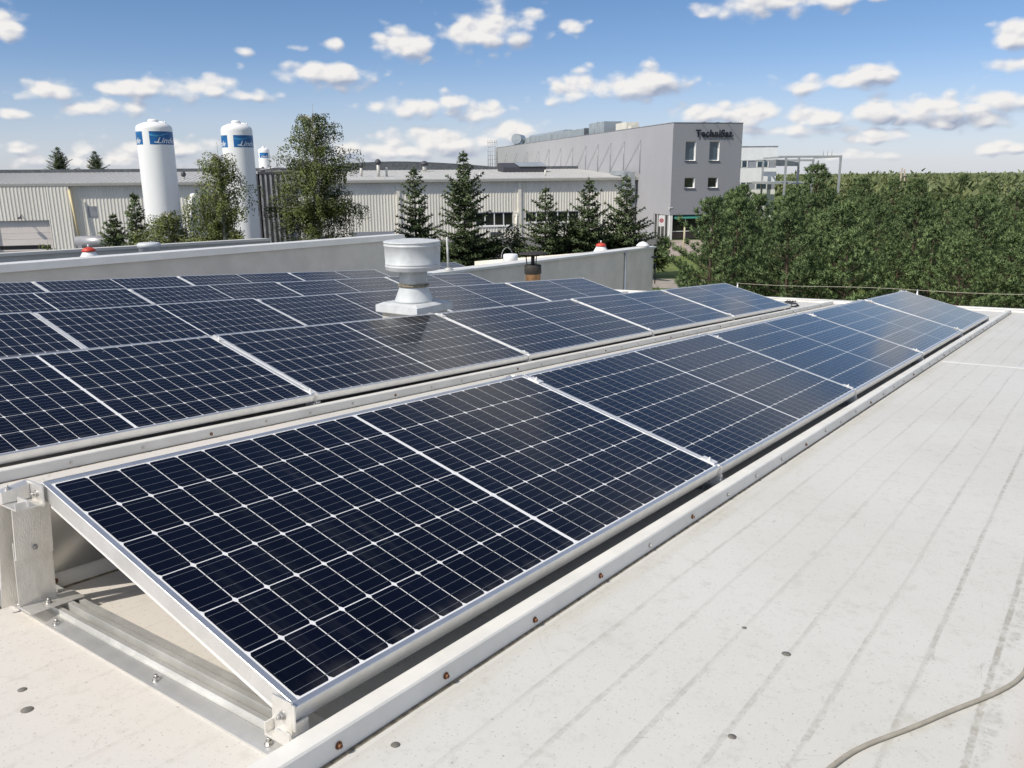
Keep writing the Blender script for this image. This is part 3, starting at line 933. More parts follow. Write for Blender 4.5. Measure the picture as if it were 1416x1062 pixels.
# ------------------------------------------------------------------ lower wing behind, seen past the roof's far end
M['plaster2'] = mat('pale_grey_render', (0.70, 0.65, 0.57), 0.85, 0, 0.07, 2.2, 0.12, 60)
low = thing('lower_building', 'lower grey rendered building with white coping behind the far end of the panels', 'building', MR)


def low_top(x):
    return 0.023 + (x - 13.49) * (0.596 - 0.023) / (24.761 - 13.49)


xa, xb = 12.9, 24.72
b = MB()
b.hexa([(xa, 11.5, -6.2), (xb, 11.5, -5.6), (xb, 11.8, -5.6), (xa, 11.8, -6.2), (xa, 11.5, low_top(xa)), (xb, 11.5, low_top(xb)), (xb, 11.8, low_top(xb)), (xa, 11.8, low_top(xa))])
b.hexa([(xb - .3, 11.802, -5.6), (xb, 11.802, -5.6), (xb, 19, -5.6), (xb - .3, 19, -5.6), (xb - .3, 11.802, low_top(xb)), (xb, 11.802, low_top(xb)), (xb, 19, low_top(xb) - .6), (xb - .3, 19, low_top(xb) - .6)])
b.build('wall', M['plaster2'], low)
b = MB()
za, zb = low_top(xa), low_top(xb + .06)
b.hexa([(xa, 11.44, za + .003), (xb + .06, 11.44, zb + .003), (xb + .06, 11.86, zb + .003), (xa, 11.86, za + .003),
        (xa, 11.44, za + .06), (xb + .06, 11.44, zb + .06), (xb + .06, 11.86, zb + .08), (xa, 11.86, za + .08)])
b.build('coping', M['coping'], low)
b = MB()
b.hexa([(xa, 11.803, -1.6), (19.0, 11.803, -1.2), (19.0, 15.4, -1.2), (xa, 15.4, -1.6), (xa, 11.803, low_top(xa) - .22), (19.0, 11.803, low_top(19) - .30), (19.0, 15.4, low_top(19) - .45), (xa, 15.4, low_top(xa) - .40)])
b.hexa([(19.002, 11.803, -1.6), (xb - .31, 11.803, -1.3), (xb - .31, 19, -1.3), (19.002, 19, -1.6), (19.002, 11.803, low_top(19) - 1.1), (xb - .31, 11.803, low_top(xb) - 1.1), (xb - .31, 19, low_top(xb) - 1.3), (19.002, 19, low_top(19) - 1.3)])
b.build('roof', M['rib'], low)
b = MB()
b.tube((22.66, 11.46, 0.50), (22.66, 11.46, -3.0), .035); b.box(22.6, 11.44, .44, 22.72, 11.5, .52)
b.build('downpipe', M['alu'], low)
b = MB()
b.tube((24.55, 11.47, .30), (24.75, 11.40, .30), .03); b.tube((24.68, 11.40, .1), (24.68, 11.40, -.6), .02)
b.build('wall_bracket', M['frame_d'], low)
# panels on that lower roof
pm = MR @ Tr(16.55, 14.2, -0.12) @ Matrix.Rotation(TH, 4, 'X')
copy_tree(proto, pm, 'solar panel on the lower roof behind the ventilator drum, peeping over the white coping')
# rod on the lower wing's coping
b = MB(); b.tube((14.16, 11.62, 0.04), (14.10, 11.62, 0.90), .030, .026, n=10); b.lathe([(.11, low_top(14.16) + .062), (.11, .15), (.05, .19)], 16, c=(14.16, 11.62))
o = b.build('air_pipe', M['neck']); o.matrix_world = MR
tag(o, 'slender grey pipe standing on the white coping beside the ventilator drum', 'pipe')


def cap_vent(x, y, z, s, lab, zb=0.9):
    t = thing('cap_ventilator', lab, 'ventilator', upright(x, y, z), 'red capped roof ventilators')
    b = MB(); b.lathe([(.40 * s, -zb), (.40 * s, -.10), (.36 * s, 0.0), (.22 * s, .24 * s), (.20 * s, .27 * s)], 28); b.build('cone', M['white'], t)
    b = MB(); b.lathe([(.235 * s, .272 * s), (.245 * s, .29 * s), (.20 * s, .37 * s), (.08 * s, .415 * s), (0, .42 * s)], 28); b.build('cap', M['red'], t)
    b = MB(); b.tube((0, 0, .42 * s), (0, 0, .52 * s), .03 * s); b.build('knob', M['white'], t)


cap_vent(22.45, 12.25, 0.47, 0.70, 'white cone ventilator with red cap on the lower building by the downpipe', 1.2)
cap_vent(5.96, 12.25, 0.50, 0.44, 'white cone ventilator with red cap behind the left parapet', 0.4)
t = thing('stub_ventilator', 'small white drum ventilator on the lower roof left of the copper flue', 'ventilator', upright(17.45, 12.2, 0.25))
b = MB(); b.lathe([(.17, -.6), (.17, -.02), (.20, 0), (.20, .19), (.18, .21), (.0, .225)], 28); b.build('drum', M['white'], t)
b = MB()
for k_ in range(9):
    a0, a1 = math.pi * k_ / 9, math.pi * (k_ + 1) / 9
    b.tube((.26 * math.cos(a0), .12, .12 + .26 * math.sin(a0)), (.26 * math.cos(a1), .12, .12 + .26 * math.sin(a1)), .008, n=6)
b.build('hoop', M['neck'], t)
t = thing('stub_ventilator', 'small grey drum ventilator behind the left parapet in front of the tall tank', 'ventilator', upright(7.0, 12.25, 0.55))
b = MB(); b.lathe([(.17, -.5), (.17, .13), (.19, .14), (.19, .19), (.16, .21), (0, .215)], 28); b.build('drum', M['galv'], t)
t = thing('dome_cap', 'small white dome cap on the right end of the white coping', 'cap', upright(24.2, 11.65, 0.66))
b = MB(); b.lathe([(.22, 0), (.22, .03), (.12, .12), (0, .16)], 20); b.build('dome', M['white'], t)

# ------------------------------------------------------------------ ground
def ground_z(d):
    return 0.0 if d < 220 else -12.0 * (1 - math.exp(-(d - 220) / 900.0))


b = MB()
rad = [0, 12, 30, 60, 100, 150, 220, 320, 480, 700, 1000, 1500, 2300, 3500, 5500]
N_ = 72
for j, r in enumerate(rad):
    for k_ in range(N_):
        a = 2 * math.pi * k_ / N_
        b.v.append((r * math.sin(a), r * math.cos(a), ground_z(r)))
for j in range(len(rad) - 1):
    for k_ in range(N_):
        c = (k_ + 1) % N_
        b.f.append((j * N_ + k_, (j + 1) * N_ + k_, (j + 1) * N_ + c, j * N_ + c)[::-1]); b.m.append(0); b.sm.append(True)
gm = mat('grass_ground', (0.130, 0.170, 0.042), 0.9, 0, 0.4, 0.35, 0.6, 3)
g = b.build('ground', gm); tag(g, 'flat grassy ground around the buildings', 'ground', kind='structure')


def flat(name, pts, z, m, lab):
    b = MB(); b.face([(x, y, z) for x, y in pts]); o = b.build(name, m)
    return tag(o, lab, name, kind='structure')


flat('road', [(-60, 40), (9.0, 54), (12.2, 66), (15.2, 81.5), (15, 90), (-60, 78)], 0.006, mat('asphalt', (0.10, 0.10, 0.10), 0.9, 0, 0.2, 0.8), 'grey asphalt yard in front of the long hall')
flat('pavement', [(12.4, 66), (24, 70), (27, 82), (15.6, 81.6)], 0.010, mat('paving', (0.36, 0.30, 0.26), 0.9, 0, 0.12, 1.5), 'pale pinkish paving at the office entrance')
flat('path', [(8.2, 47.6), (11.5, 47.0), (12.0, 51.0), (8.8, 52.0)], 0.008, mat('path_paving', (0.32, 0.29, 0.26), 0.9, 0, 0.12, 1.5), 'pale paved path beside the lawn')

flat('added_paving', [tuple(roofpt(x_, y_)[:2]) for x_, y_ in ((13.2, -2), (25.0, -2), (25.0, 11.45), (13.2, 11.45))], 0.012, mat('bounce_paving', (0.33, 0.31, 0.28), 0.9, 0, 0.12, 1.5), 'grey paving added between the two roofs to keep bounce light neutral')  # added so grey bounce, not grass green, reaches the lower building's wall

# ------------------------------------------------------------------ long production hall
JX, JY = 13.52, 90.55
VX, VY = 0.9716, 0.2368
# hall frame: x leftwards along the front, y towards the viewer, z up
MH = Matrix(((-VX, VY, 0, JX), (-VY, -VX, 0, JY), (0, 0, 1, 0), (0, 0, 0, 1)))
hall = thing('production_hall', 'very long low hall with cream ribbed metal cladding and grey sheet roof', 'hall', MH)
EZ = 5.72


def clad_wall(b, xs, y0, xe, z0, z1, pitch=0.30, d=0.032):
    """trapezoid ribs on a wall facing +y"""
    x = xs
    while x < xe - 1e-6:
        e = min(x + pitch, xe); w = e - x
        pr = [(x, y0), (x + .46 * w, y0), (x + .60 * w, y0 + d), (x + .86 * w, y0 + d), (e, y0)]
        for (a, c), (p, q) in zip(pr[:-1], pr[1:]):
            b.face([(p, q, z0), (a, c, z0), (a, c, z1), (p, q, z1)])
        x = e


WIN = [(6.45, 12.28, 1.50, 2.62, 5), (13.65, 17.6, 1.24, 2.64, 4)]
b = MB()
# wall split round the openings
spans = [(0.03, 6.45, 0, EZ), (6.45, 12.28, 0, 1.5), (6.45, 12.28, 2.62, EZ), (12.28, 13.65, 0, EZ), (13.65, 17.6, 0, 1.24), (13.65, 17.6, 2.64, EZ),
         (17.6, 26.0, 0, EZ), (26.0, 30.3, 0.95, EZ), (30.3, 55.4, 0, EZ)]
for (xa, xe, za, ze) in spans:
    clad_wall(b, xa, 0.0, xe, za, ze)
b.box(0.03, -44, 0, 55.4, -0.45, EZ - .02)
b.build('cladding', M['clad'], hall)
b = MB()
PZ = [(55.4, 57.35, 0, EZ), (57.35, 62.0, 2.74, EZ), (62.0, 74.0, 0, EZ)]
for (xa, xe, za, ze) in PZ:
    clad_wall(b, xa, 0.45, xe, za, ze)
b.face([(55.4, 0.45, 0), (55.4, -0.4, 0), (55.4, -0.4, EZ), (55.4, 0.45, EZ)])
b.box(55.42, -44, 0, 74, -0.47, EZ - .02)
b.build('cladding', M['clad'], hall)
b = MB(); b.box(26.02, -0.3, 0, 30.28, 0.02, 0.94); b.build('plinth', M['bandgrey'], hall)
# windows
for (xa, xe, za, ze, n) in WIN:
    b = MB()
    b.box(xa, -0.14, za, xe, -0.08, za + .09); b.box(xa, -0.14, ze - .09, xe, -0.08, ze)
    for q in range(n + 1):
        xx = xa + (xe - xa) * q / n
        b.box(max(xa, xx - .055), -0.142, za + .09, min(xe, xx + .055), -0.078, ze - .09)
    b.box(xa - .12, -0.10, za - .10, xe + .12, 0.09, za - .003)
    w = b.build('window', M['frame_w'], hall)
    b = MB(); b.box(xa + .02, -0.13, za + .02, xe - .02, -0.115, ze - .02)
    b.build('pane', M['glass_dk'], w)
b = MB()
for q in (53.35,):
    b.box(q, -0.02, 2.9, q + .75, 0.06, 3.9)
w = b.build('louvre', M['fin'], hall)
b = MB(); b.box(14.9, -0.02, .25, 16.1, .06, .62); b.build('vent_grille', M['fin_dark'], hall)
# roller gate at the left
b = MB()
b.box(57.36, 0.17, 0, 61.99, 0.22, 2.73)
for q in range(1, 5):
    b.box(57.36, 0.222, q * .55 - .012, 61.99, 0.232, q * .55 + .012)
gt = b.build('gate', M['gate'], hall)
b = MB(); b.box(57.6, .223, .16, 61.8, .236, .50); b.build('gate_window', M['glass_dk'], gt)
b = MB(); b.tube((59.6, .46, 3.25), (59.6, .85, 3.05), .04); b.box(59.45, .80, 2.92, 59.75, 1.02, 3.06); b.build('wall_lamp', M['frame_d'], hall)
# pilasters, downpipes and trim
for xx in (12.95, 25.5, 40.0):
    b = MB(); b.box(xx - .17, -.02, 0, xx + .17, .16, EZ - .02); b.build('pilaster', M['clad_trim'], hall)
for xx in (13.25, 17.9):
    pass
b = MB(); b.tube((13.32, .14, 0), (13.32, .14, 2.4), .11, n=10); b.box(13.1, .02, 2.2, 13.54, .2, 2.6); b.build('downpipe', M['clad_trim'], hall)
b = MB(); b.tube((0.28, .16, 0), (0.28, .16, EZ), .10, n=10); b.build('downpipe', M['fin'], hall)
b = MB(); b.tube((54.95, .62, 0.4), (55.32, .58, EZ - .3), .10, n=10); b.tube((54.95, .62, .45), (53.0, .35, .45), .06); b.build('gas_pipe', M['yellow'], hall)
# eave, gutter, roof slope, dark ridge band
b = MB()
b.prism([(-.3, EZ), (.50, EZ + .02), (.55, EZ + .24), (-.3, EZ + .30)], -0.02, 74.2)
b.build('eave', M['eave'], hall)
b = MB()
RY, RZ = -20.0, 7.02
z = EZ + .305
b.hexa([(0.03, RY, RZ - .25), (74, RY, RZ - .25), (74, .52, z - .06), (0.03, .52, z - .06), (0.03, RY, RZ), (74, RY, RZ), (74, .52, z), (0.03, .52, z)][0:8])
for q in range(147):
    xx = 0.25 + q * .5
    b.hexa([(xx, RY, RZ + .001), (xx + .05, RY, RZ + .001), (xx + .05, .5, z + .001), (xx, .5, z + .001),
            (xx, RY, RZ + .03), (xx + .05, RY, RZ + .03), (xx + .05, .5, z + .03), (xx, .5, z + .03)])
b.build('roof', M['sheetroof'], hall)
b = MB()
b.box(0.03, RY - .4, RZ - .3, 74, RY - .01, RZ + .36)
b.build('ridge_band', M['darkroof'], hall)
# low dark arch of the roof light further back
b = MB()
n = 18
for layer, (xc, hw, yy, hh) in enumerate(((22.5, 14.5, -30.0, .85), (22.0, 9.0, -24.0, .55))):
    prof = [(xc - hw + 2 * hw * q / n, RZ + .35 + hh * (1 - abs(2 * q / n - 1) ** 1.6)) for q in range(n + 1)]
    for (xa, za), (xe, ze) in zip(prof[:-1], prof[1:]):
        b.hexa([(xa, yy - 3, RZ - .3), (xe, yy - 3, RZ - .3), (xe, yy, RZ - .3), (xa, yy, RZ - .3), (xa, yy - 3, za), (xe, yy - 3, ze), (xe, yy, ze), (xa, yy, za)])
b.build('roof_light', M['darkroof'], hall)
for (xx, yy, h, r, hood) in ((28.6, -6, 1.15, .14, 1), (26.9, -5, 1.5, .17, 1), (26.0, -5.5, .95, .12, 0), (16.6, -2.5, .5, .07, 0), (9.3, -3, .7, .10, 0), (46.0, -4, .5, .12, 1), (38.5, -5, .8, .12, 1), (20.5, -16, .9, .25, 1)):
    zb = EZ + .3 + (RZ - z) * (-yy) / 20.0
    b = MB(); b.tube((xx, yy, zb - .1), (xx, yy, zb + h), r, n=10)
    p_ = b.build('roof_pipe', M['eave'], hall)
    if hood:
        b = MB(); b.lathe([(r * 1.2, zb + h - .25), (r * 2.0, zb + h - .1), (r * 2.0, zb + h + .05), (r * .8, zb + h + .3), (0, zb + h + .33)], 14, c=(xx, yy)); b.build('hood', M['fin_dark'], p_)
# skylight box by the office wing, silver duct over the eave
b = MB()
b.hexa([(6.6, -15, 6.6), (11.8, -15, 6.6), (11.8, -12.0, 6.5), (6.6, -12.0, 6.5), (6.6, -15, 7.75), (11.8, -15, 7.75), (11.8, -12, 7.2), (6.6, -12, 7.2)])
s_ = b.build('skylight', M['fin_dark'], hall)
b = MB(); b.hexa([(6.5, -14.6, 7.75), (9.9, -14.6, 7.75), (9.9, -11.9, 7.28), (6.5, -11.9, 7.28), (6.5, -14.6, 7.83), (9.9, -14.6, 7.83), (9.9, -11.9, 7.36), (6.5, -11.9, 7.36)]); b.build('skylight_cover', M['duct'], s_)
b = MB(); b.box(.45, .05, 4.2, 1.75, .60, 6.55); b.box(.75, -4, 6.2, 1.5, .04, 6.7); b.box(.40, .02, 5.2, 1.8, .64, 5.26); b.build('duct', M['duct'], hall)

# ------------------------------------------------------------------ office block with the black lettering
AX, AY = 15.6, 82.0
MT = Matrix(((VX, -VY, 0, AX), (VY, VX, 0, AY), (0, 0, 1, 0), (0, 0, 0, 1)))   # x along the front, y back along the side
ts = thing('office_block', 'tall grey office block with black lettering on its upper front wall', 'office building', MT)
TW, TZ, TLN = 7.3, 11.05, 77.0
FW = [(1.34, 2.42, 7.55, 9.38, 0), (3.86, 4.92, 7.55, 9.38, 0), (1.38, 2.46, 4.98, 6.0, 1), (3.86, 4.92, 4.98, 6.0, 1), (0.02, 5.4, 0.02, 2.44, 2)]
xs = [0.01, 0.02, 1.34, 1.38, 2.42, 2.46, 3.86, 4.92, 5.4, TW]
zs = [0, 0.02, 2.44, 4.98, 6.0, 7.55, 9.38, TZ]
b = MB()


def inwin(x, z):
    return any(a < x < c and d < z < e for a, c, d, e, _ in FW)


for xa, xe in zip(xs[:-1], xs[1:]):
    for za, ze in zip(zs[:-1], zs[1:]):
        if not inwin((xa + xe) / 2, (za + ze) / 2):
            b.face([(xa, 0, za), (xe, 0, za), (xe, 0, ze), (xa, 0, ze)])
b.face([(TW, 0, 0), (TW, TLN, 0), (TW, TLN, TZ), (TW, 0, TZ)])
b.face([(TW, TLN, 0), (0.01, TLN, 0), (0.01, TLN, TZ), (TW, TLN, TZ)])
b.build('front_wall', M['tsgrey'], ts)
b = MB()
b.face([(0, 4.0, 0), (0, 0, 2.44), (0, 0, TZ), (0, TLN, TZ), (0, TLN, 0)][0:0] or [(0, TLN, 0), (0, 4.0, 0), (0, 4.0, TZ), (0, TLN, TZ)])
b.face([(0, 4.0, 2.40), (0, 0.0, 2.40), (0, 0.0, TZ), (0, 4.0, TZ)])
b.build('side_wall', M['tspale'], ts)
b = MB()
b.box(0.3, 0.3, TZ - .5, TW - .3, TLN - .3, TZ - .35)
b.build('roof', M['darkroof'], ts)
b = MB()
for (a, c, d, e) in ((-.03, -.03, TW + .03, .18), (-.03, .183, .18, TLN), (TW - .18, .183, TW + .03, TLN)):
    b.box(a, c, TZ + .002, d, e, TZ + .06)
b.build('coping', M['fin'], ts)
for (xa, xe, za, ze, kind) in FW:
    if kind == 2: continue
    D = 0.30
    b = MB()
    # reveal faces
    b.face([(xa, 0, za), (xa, D, za), (xa, D, ze), (xa, 0, ze)]); b.face([(xe, D, za), (xe, 0, za), (xe, 0, ze), (xe, D, ze)])
    b.face([(xa, D, ze), (xe, D, ze), (xe, 0, ze), (xa, 0, ze)]); b.face([(xa, 0, za), (xe, 0, za), (xe, D, za), (xa, D, za)])
    b.box(xa + .002, D - .07, za + .002, xa + .07, D - .01, ze - .002); b.box(xe - .07, D - .07, za + .002, xe - .002, D - .01, ze - .002)
    b.box(xa + .07, D - .07, za + .002, xe - .07, D - .01, za + .07); b.box(xa + .07, D - .07, ze - .07, xe - .07, D - .01, ze - .002)
    w = b.build('window', M['frame_w'], ts)
    b = MB(); b.box(xa + .03, D - .05, za + .03, xe - .03, D - .02, ze - .03)
    if kind == 0:
        b.box(xa + .07, D - .06, za + .07, xe - .07, D - .052, za + .72)
    b.build('pane', M['glass_dk'] if kind else M['glass'], w)
    b = MB(); b.box(xa - .06, -.10, za - .05, xe + .06, .0, za - .004); b.build('sill', M['frame_d'], w)
# glazed ground floor corner
b = MB(); b.box(.30, .35, .05, 5.38, .40, 2.44)
gl = b.build('entrance_glazing', M['glass_dk'], ts)
b = MB()
for xx in (.30, 1.75, 3.2, 4.6, 5.34):
    b.box(xx, .28, .05, xx + .07, .345, 2.43)
b.box(.37, .285, .80, 5.3, .34, .86)
b.build('mullion', M['frame_w'], gl)
b = MB(); b.box(.10, .55, .05, .15, 3.98, 2.38)
gl2 = b.build('entrance_glazing', M['glass_dk'], ts)
b = MB()
for yy in (.5, 1.3, 2.2, 3.1, 3.9):
    b.box(.03, yy, .05, .095, yy + .08, 2.38)
b.build('mullion', M['frame_w'], gl2)
b = MB(); b.box(.012, .02, .02, .28, .30, 2.39); b.build('corner_column', M['frame_w'], ts)
b = MB(); b.hexa([(.5, -.02, 2.05), (5.2, -.02, 2.05), (5.2, .26, 2.25), (.5, .26, 2.25), (.5, -.02, 2.12), (5.2, -.02, 2.12), (5.2, .26, 2.42), (.5, .26, 2.42)]); b.build('awning', M['green'], ts)
b = MB(); b.tube((-.12, .02, 2.9), (-.12, .02, 3.1), .06); b.box(-.2, -.05, 3.1, .22, .05, 3.17); b.build('wall_lamp', M['frame_w'], ts)
# lettering
def letters(name, text, size, extrude, m, parent, mt, bold=0.0, shear=0.0, wrap=None, width=None, space=1.0):
    cu = bpy.data.curves.new(name, 'FONT'); cu.body = text; cu.size = size; cu.extrude = extrude; cu.offset = bold; cu.shear = shear
    cu.space_character = space; cu.align_x = 'CENTER'; cu.resolution_u = 3
    o = bpy.data.objects.new(name, cu); COL.objects.link(o)
    dg = bpy.context.evaluated_depsgraph_get(); dg.update()
    me = bpy.data.meshes.new_from_object(o.evaluated_get(dg))
    bpy.data.objects.remove(o); bpy.data.curves.remove(cu)
    if width:
        lo = min(v.co.x for v in me.vertices); hi = max(v.co.x for v in me.vertices)
        for v in me.vertices: v.co.x = (v.co.x - (lo + hi) / 2) * width / (hi - lo)
    if wrap:
        R, a0, z0 = wrap
        for v in me.vertices:
            a = a0 + v.co.x / R
            v.co = Vector(((R + .008 + v.co.z) * math.cos(a), (R + .008 + v.co.z) * math.sin(a), z0 + v.co.y))
    me.materials.clear(); me.materials.append(m); me.update()
    o = part(name, me, parent, mt)
    return o


letters('lettering', 'TechniSat', 0.92, 0.022, M['sign'], ts, Tr(4.22, -0.10, 9.78) @ Matrix.Rotation(math.pi / 2, 4, 'X'), bold=0.030, width=3.84, space=1.10)
b = MB()
for xx in (2.9, 4.3, 5.6):
    b.tube((xx, .05, TZ + .02), (xx, -.85, TZ + .05), .025, n=6)
b.build('sign_lamp_arm', M['frame_d'], ts)
# stays along the side wall
ys = [7.9, 12.6, 16.8, 21.1, 25.6, 31.0, 36.2, 42.0, 47.4, 54.2, 61.0, 68.0]
for yy in ys:
    b = MB()
    b.tube((-.10, yy, 6.4), (-.10, yy, 9.78), .03, n=6)
    b.tube((-.10, yy, 9.7), (-.06, yy + 4.4, 6.6), .018, n=5)
    b.tube((.0, yy, 9.75), (-.14, yy, 9.75), .03, n=6)
    b.build('wall_stay', M['fin'], ts)
# plant on the roof
b = MB(); b.box(1.2, 30, TZ - .3, 3.4, 60, TZ + 1.05)
for yy in range(30, 60, 3):
    b.box(1.14, yy, TZ - .3, 3.46, yy + .12, TZ + 1.10)
b.hexa([(1.3, 40, TZ + 1.055), (3.2, 40, TZ + 1.055), (3.2, 59, TZ + 1.055), (1.3, 59, TZ + 1.055), (1.7, 40, TZ + 1.4), (2.8, 40, TZ + 1.4), (2.8, 59, TZ + 1.4), (1.7, 59, TZ + 1.4)])
b.build('air_duct', M['duct'], ts)
b = MB(); b.box(1.0, 22.0, TZ - .3, 3.3, 27.6, TZ + 1.45); b.box(.96, 24.4, TZ - .3, 3.36, 24.6, TZ + 1.5); b.box(.94, 25.4, TZ + .1, 1.0, 27.0, TZ + 1.2); b.build('air_handler', M['duct'], ts)
b = MB(); b.box(1.5, 16.0, TZ - .3, 3.0, 19.4, TZ + 1.0); b.box(1.45, 17.5, TZ - .3, 3.05, 17.6, TZ + 1.04); b.box(1.6, 14.8, TZ - .3, 2.6, 15.8, TZ + .55); b.build('air_handler', M['clad_trim'], ts)
b = MB(); b.tube((1.5, 66, TZ - .3), (1.5, 66, TZ + 1.1), .7, n=16); b.tube((.9, 65.0, TZ + 1.15), (2.8, 69, TZ + 1.15), .85, n=16); b.build('exhaust_pipe', M['duct'], ts)
b = MB()
for (xx, yy) in ((-1.0, 75.5), (-.1, 75.5), (-1.0, 77.2), (-.1, 77.2), (-1.0, 79.0)):
    b.tube((xx, yy, 7.0), (xx, yy, TZ + 1.4), .05, n=6)
for zz in [7.5 + .75 * q for q in range(7)]:
    b.tube((-1.0, 75.5, zz), (-.1, 75.5, zz), .03, n=5); b.tube((-1.0, 75.5, zz), (-1.0, 79, zz), .03, n=5)
b.build('ladder_cage', M['fin'], ts)

# ------------------------------------------------------------------ white annexe and the open steel frame behind
wa = thing('white_annexe', 'white two storey building with grey window bands right of the office block', 'building', Tr(29.9, 110, 0))
b = MB()
for za, ze in ((0, 4.2), (5.12, 6.93), (7.88, 9.56)):
    b.box(-9, 0, za, 4.55, 12, ze)
b.build('wall', M['white'], wa)
b = MB(); b.box(-9.06, -.05, 9.565, 4.62, 12.05, 9.66); b.build('coping', M['fin'], wa)
for za, ze in ((4.2, 5.12), (6.93, 7.88)):
    b = MB(); b.box(-8.95, .08, za + .002, 4.50, 11.9, ze - .002); bd = b.build('window_band', M['bandgrey'], wa)
    for xa in (-4.5, -.75, 1.95):
        if za > 5 or xa < 1 or True:
            b = MB()
            for xx in (xa, xa + .72, xa + 1.44):
                b.box(xx, .0, za + .03, xx + .13, .075, ze - .03)
            b.box(xa + .13, .0, za + .03, xa + 1.44, .075, za + .09)
            w = b.build('window', M['frame_w'], wa)
            b = MB(); b.box(xa + .1, .03, za + .05, xa + 1.5, .076, ze - .05); b.build('pane', M['glass'], w)
sf = thing('steel_frame', 'open grey steel frame of a half built hall rising above the pines', 'steel frame', Tr(31.5, 100, 0))
for (xx, yy) in ((.9, 0), (4.1, 5.0), (7.3, 0), (.9, 9), (7.3, 9)):
    b = MB(); b.box(xx - .11, yy - .11, 0, xx + .11, yy + .11, 8.25 if yy < 9 else 7.9); b.build('column', M['steelgrey'], sf)
b = MB(); b.box(.0, -.1, 8.0, 7.4, .1, 8.24); b.box(0, 8.9, 7.7, 7.4, 9.1, 7.95); b.box(.8, .12, 8.02, 1.0, 8.88, 8.2); b.box(7.2, .12, 8.02, 7.4, 8.88, 8.2); b.build('beam', M['steelgrey'], sf)
b = MB(); b.hexa([(-.2, .2, 7.1), (4.3, 5.2, 7.1), (4.3, 6.0, 7.1), (-.2, 1.0, 7.1), (-.2, .2, 7.85), (4.3, 5.2, 7.55), (4.3, 6.0, 7.55), (-.2, 1.0, 7.85)]); b.build('deep_beam', M['fin'], sf)
b = MB(); b.box(-.4, 2, 5.0, 4.4, 9, 5.25); b.build('floor_slab', M['steelgrey'], sf)
for q in range(3):
    b = MB(); b.tube((5.2 + q * .5, .0, 8.245), (5.2 + q * .5, 0, 8.9), .03, n=5); b.build('guard_post', M['steelgrey'], sf)
hs = thing('lookout_posts', 'pair of pale timber posts leaning together above the tree tops', 'posts', Tr(41.6, 90, 0))
b = MB(); b.tube((-.3, 0, 0), (-.08, 0, 6.75), .08); b.build('post', M['timber'], hs)
b = MB(); b.tube((.95, .2, 0), (.28, .2, 6.6), .08); b.build('post', M['timber'], hs)
b = MB(); b.tube((-.2, .1, 5.9), (.6, .1, 5.9), .05); b.build('crossbar', M['timber'], hs)

# sign and thin post by the entrance
sg = thing('parking_sign', 'white sign with a red ringed emblem on a post by the glazed entrance', 'sign', Tr(14.05, 78.0, 0))
b = MB(); b.tube((0, 0, 0), (0, 0, 2.7), .035); b.build('post', M['steel'], sg)
b = MB(); b.bbox(-.27, -.06, 1.62, .27, -.037, 2.62, .005); b.build('board', M['frame_w'], sg)
b = MB()
for (r0, m_) in ((.20, 0), (.13, 1)):
    for q in range(24):
        a0, a1 = 2 * math.pi * q / 24, 2 * math.pi * (q + 1) / 24
        y_ = -.064 if m_ == 0 else -.067
        b.face([(0, y_, 2.15), (r0 * math.cos(a0), y_, 2.15 + r0 * math.sin(a0)), (r0 * math.cos(a1), y_, 2.15 + r0 * math.sin(a1))], m_)
b.hexa([(-.16, -.070, 2.27), (-.12, -.070, 2.31), (-.12, -.068, 2.31), (-.16, -.068, 2.27), (.12, -.070, 1.99), (.16, -.070, 2.03), (.16, -.068, 2.03), (.12, -.068, 1.99)], 0)
b.build('emblem', [M['signred'], M['bandgrey']], sg)
b = MB(); b.tube((0, 0, 0), (0, 0, 2.6), .04)
o = b.build('marker_post', M['yellow'], None, Tr(13.2, 63.5, 0)); tag(o, 'thin pale post standing on the lawn right of the lower building', 'post')

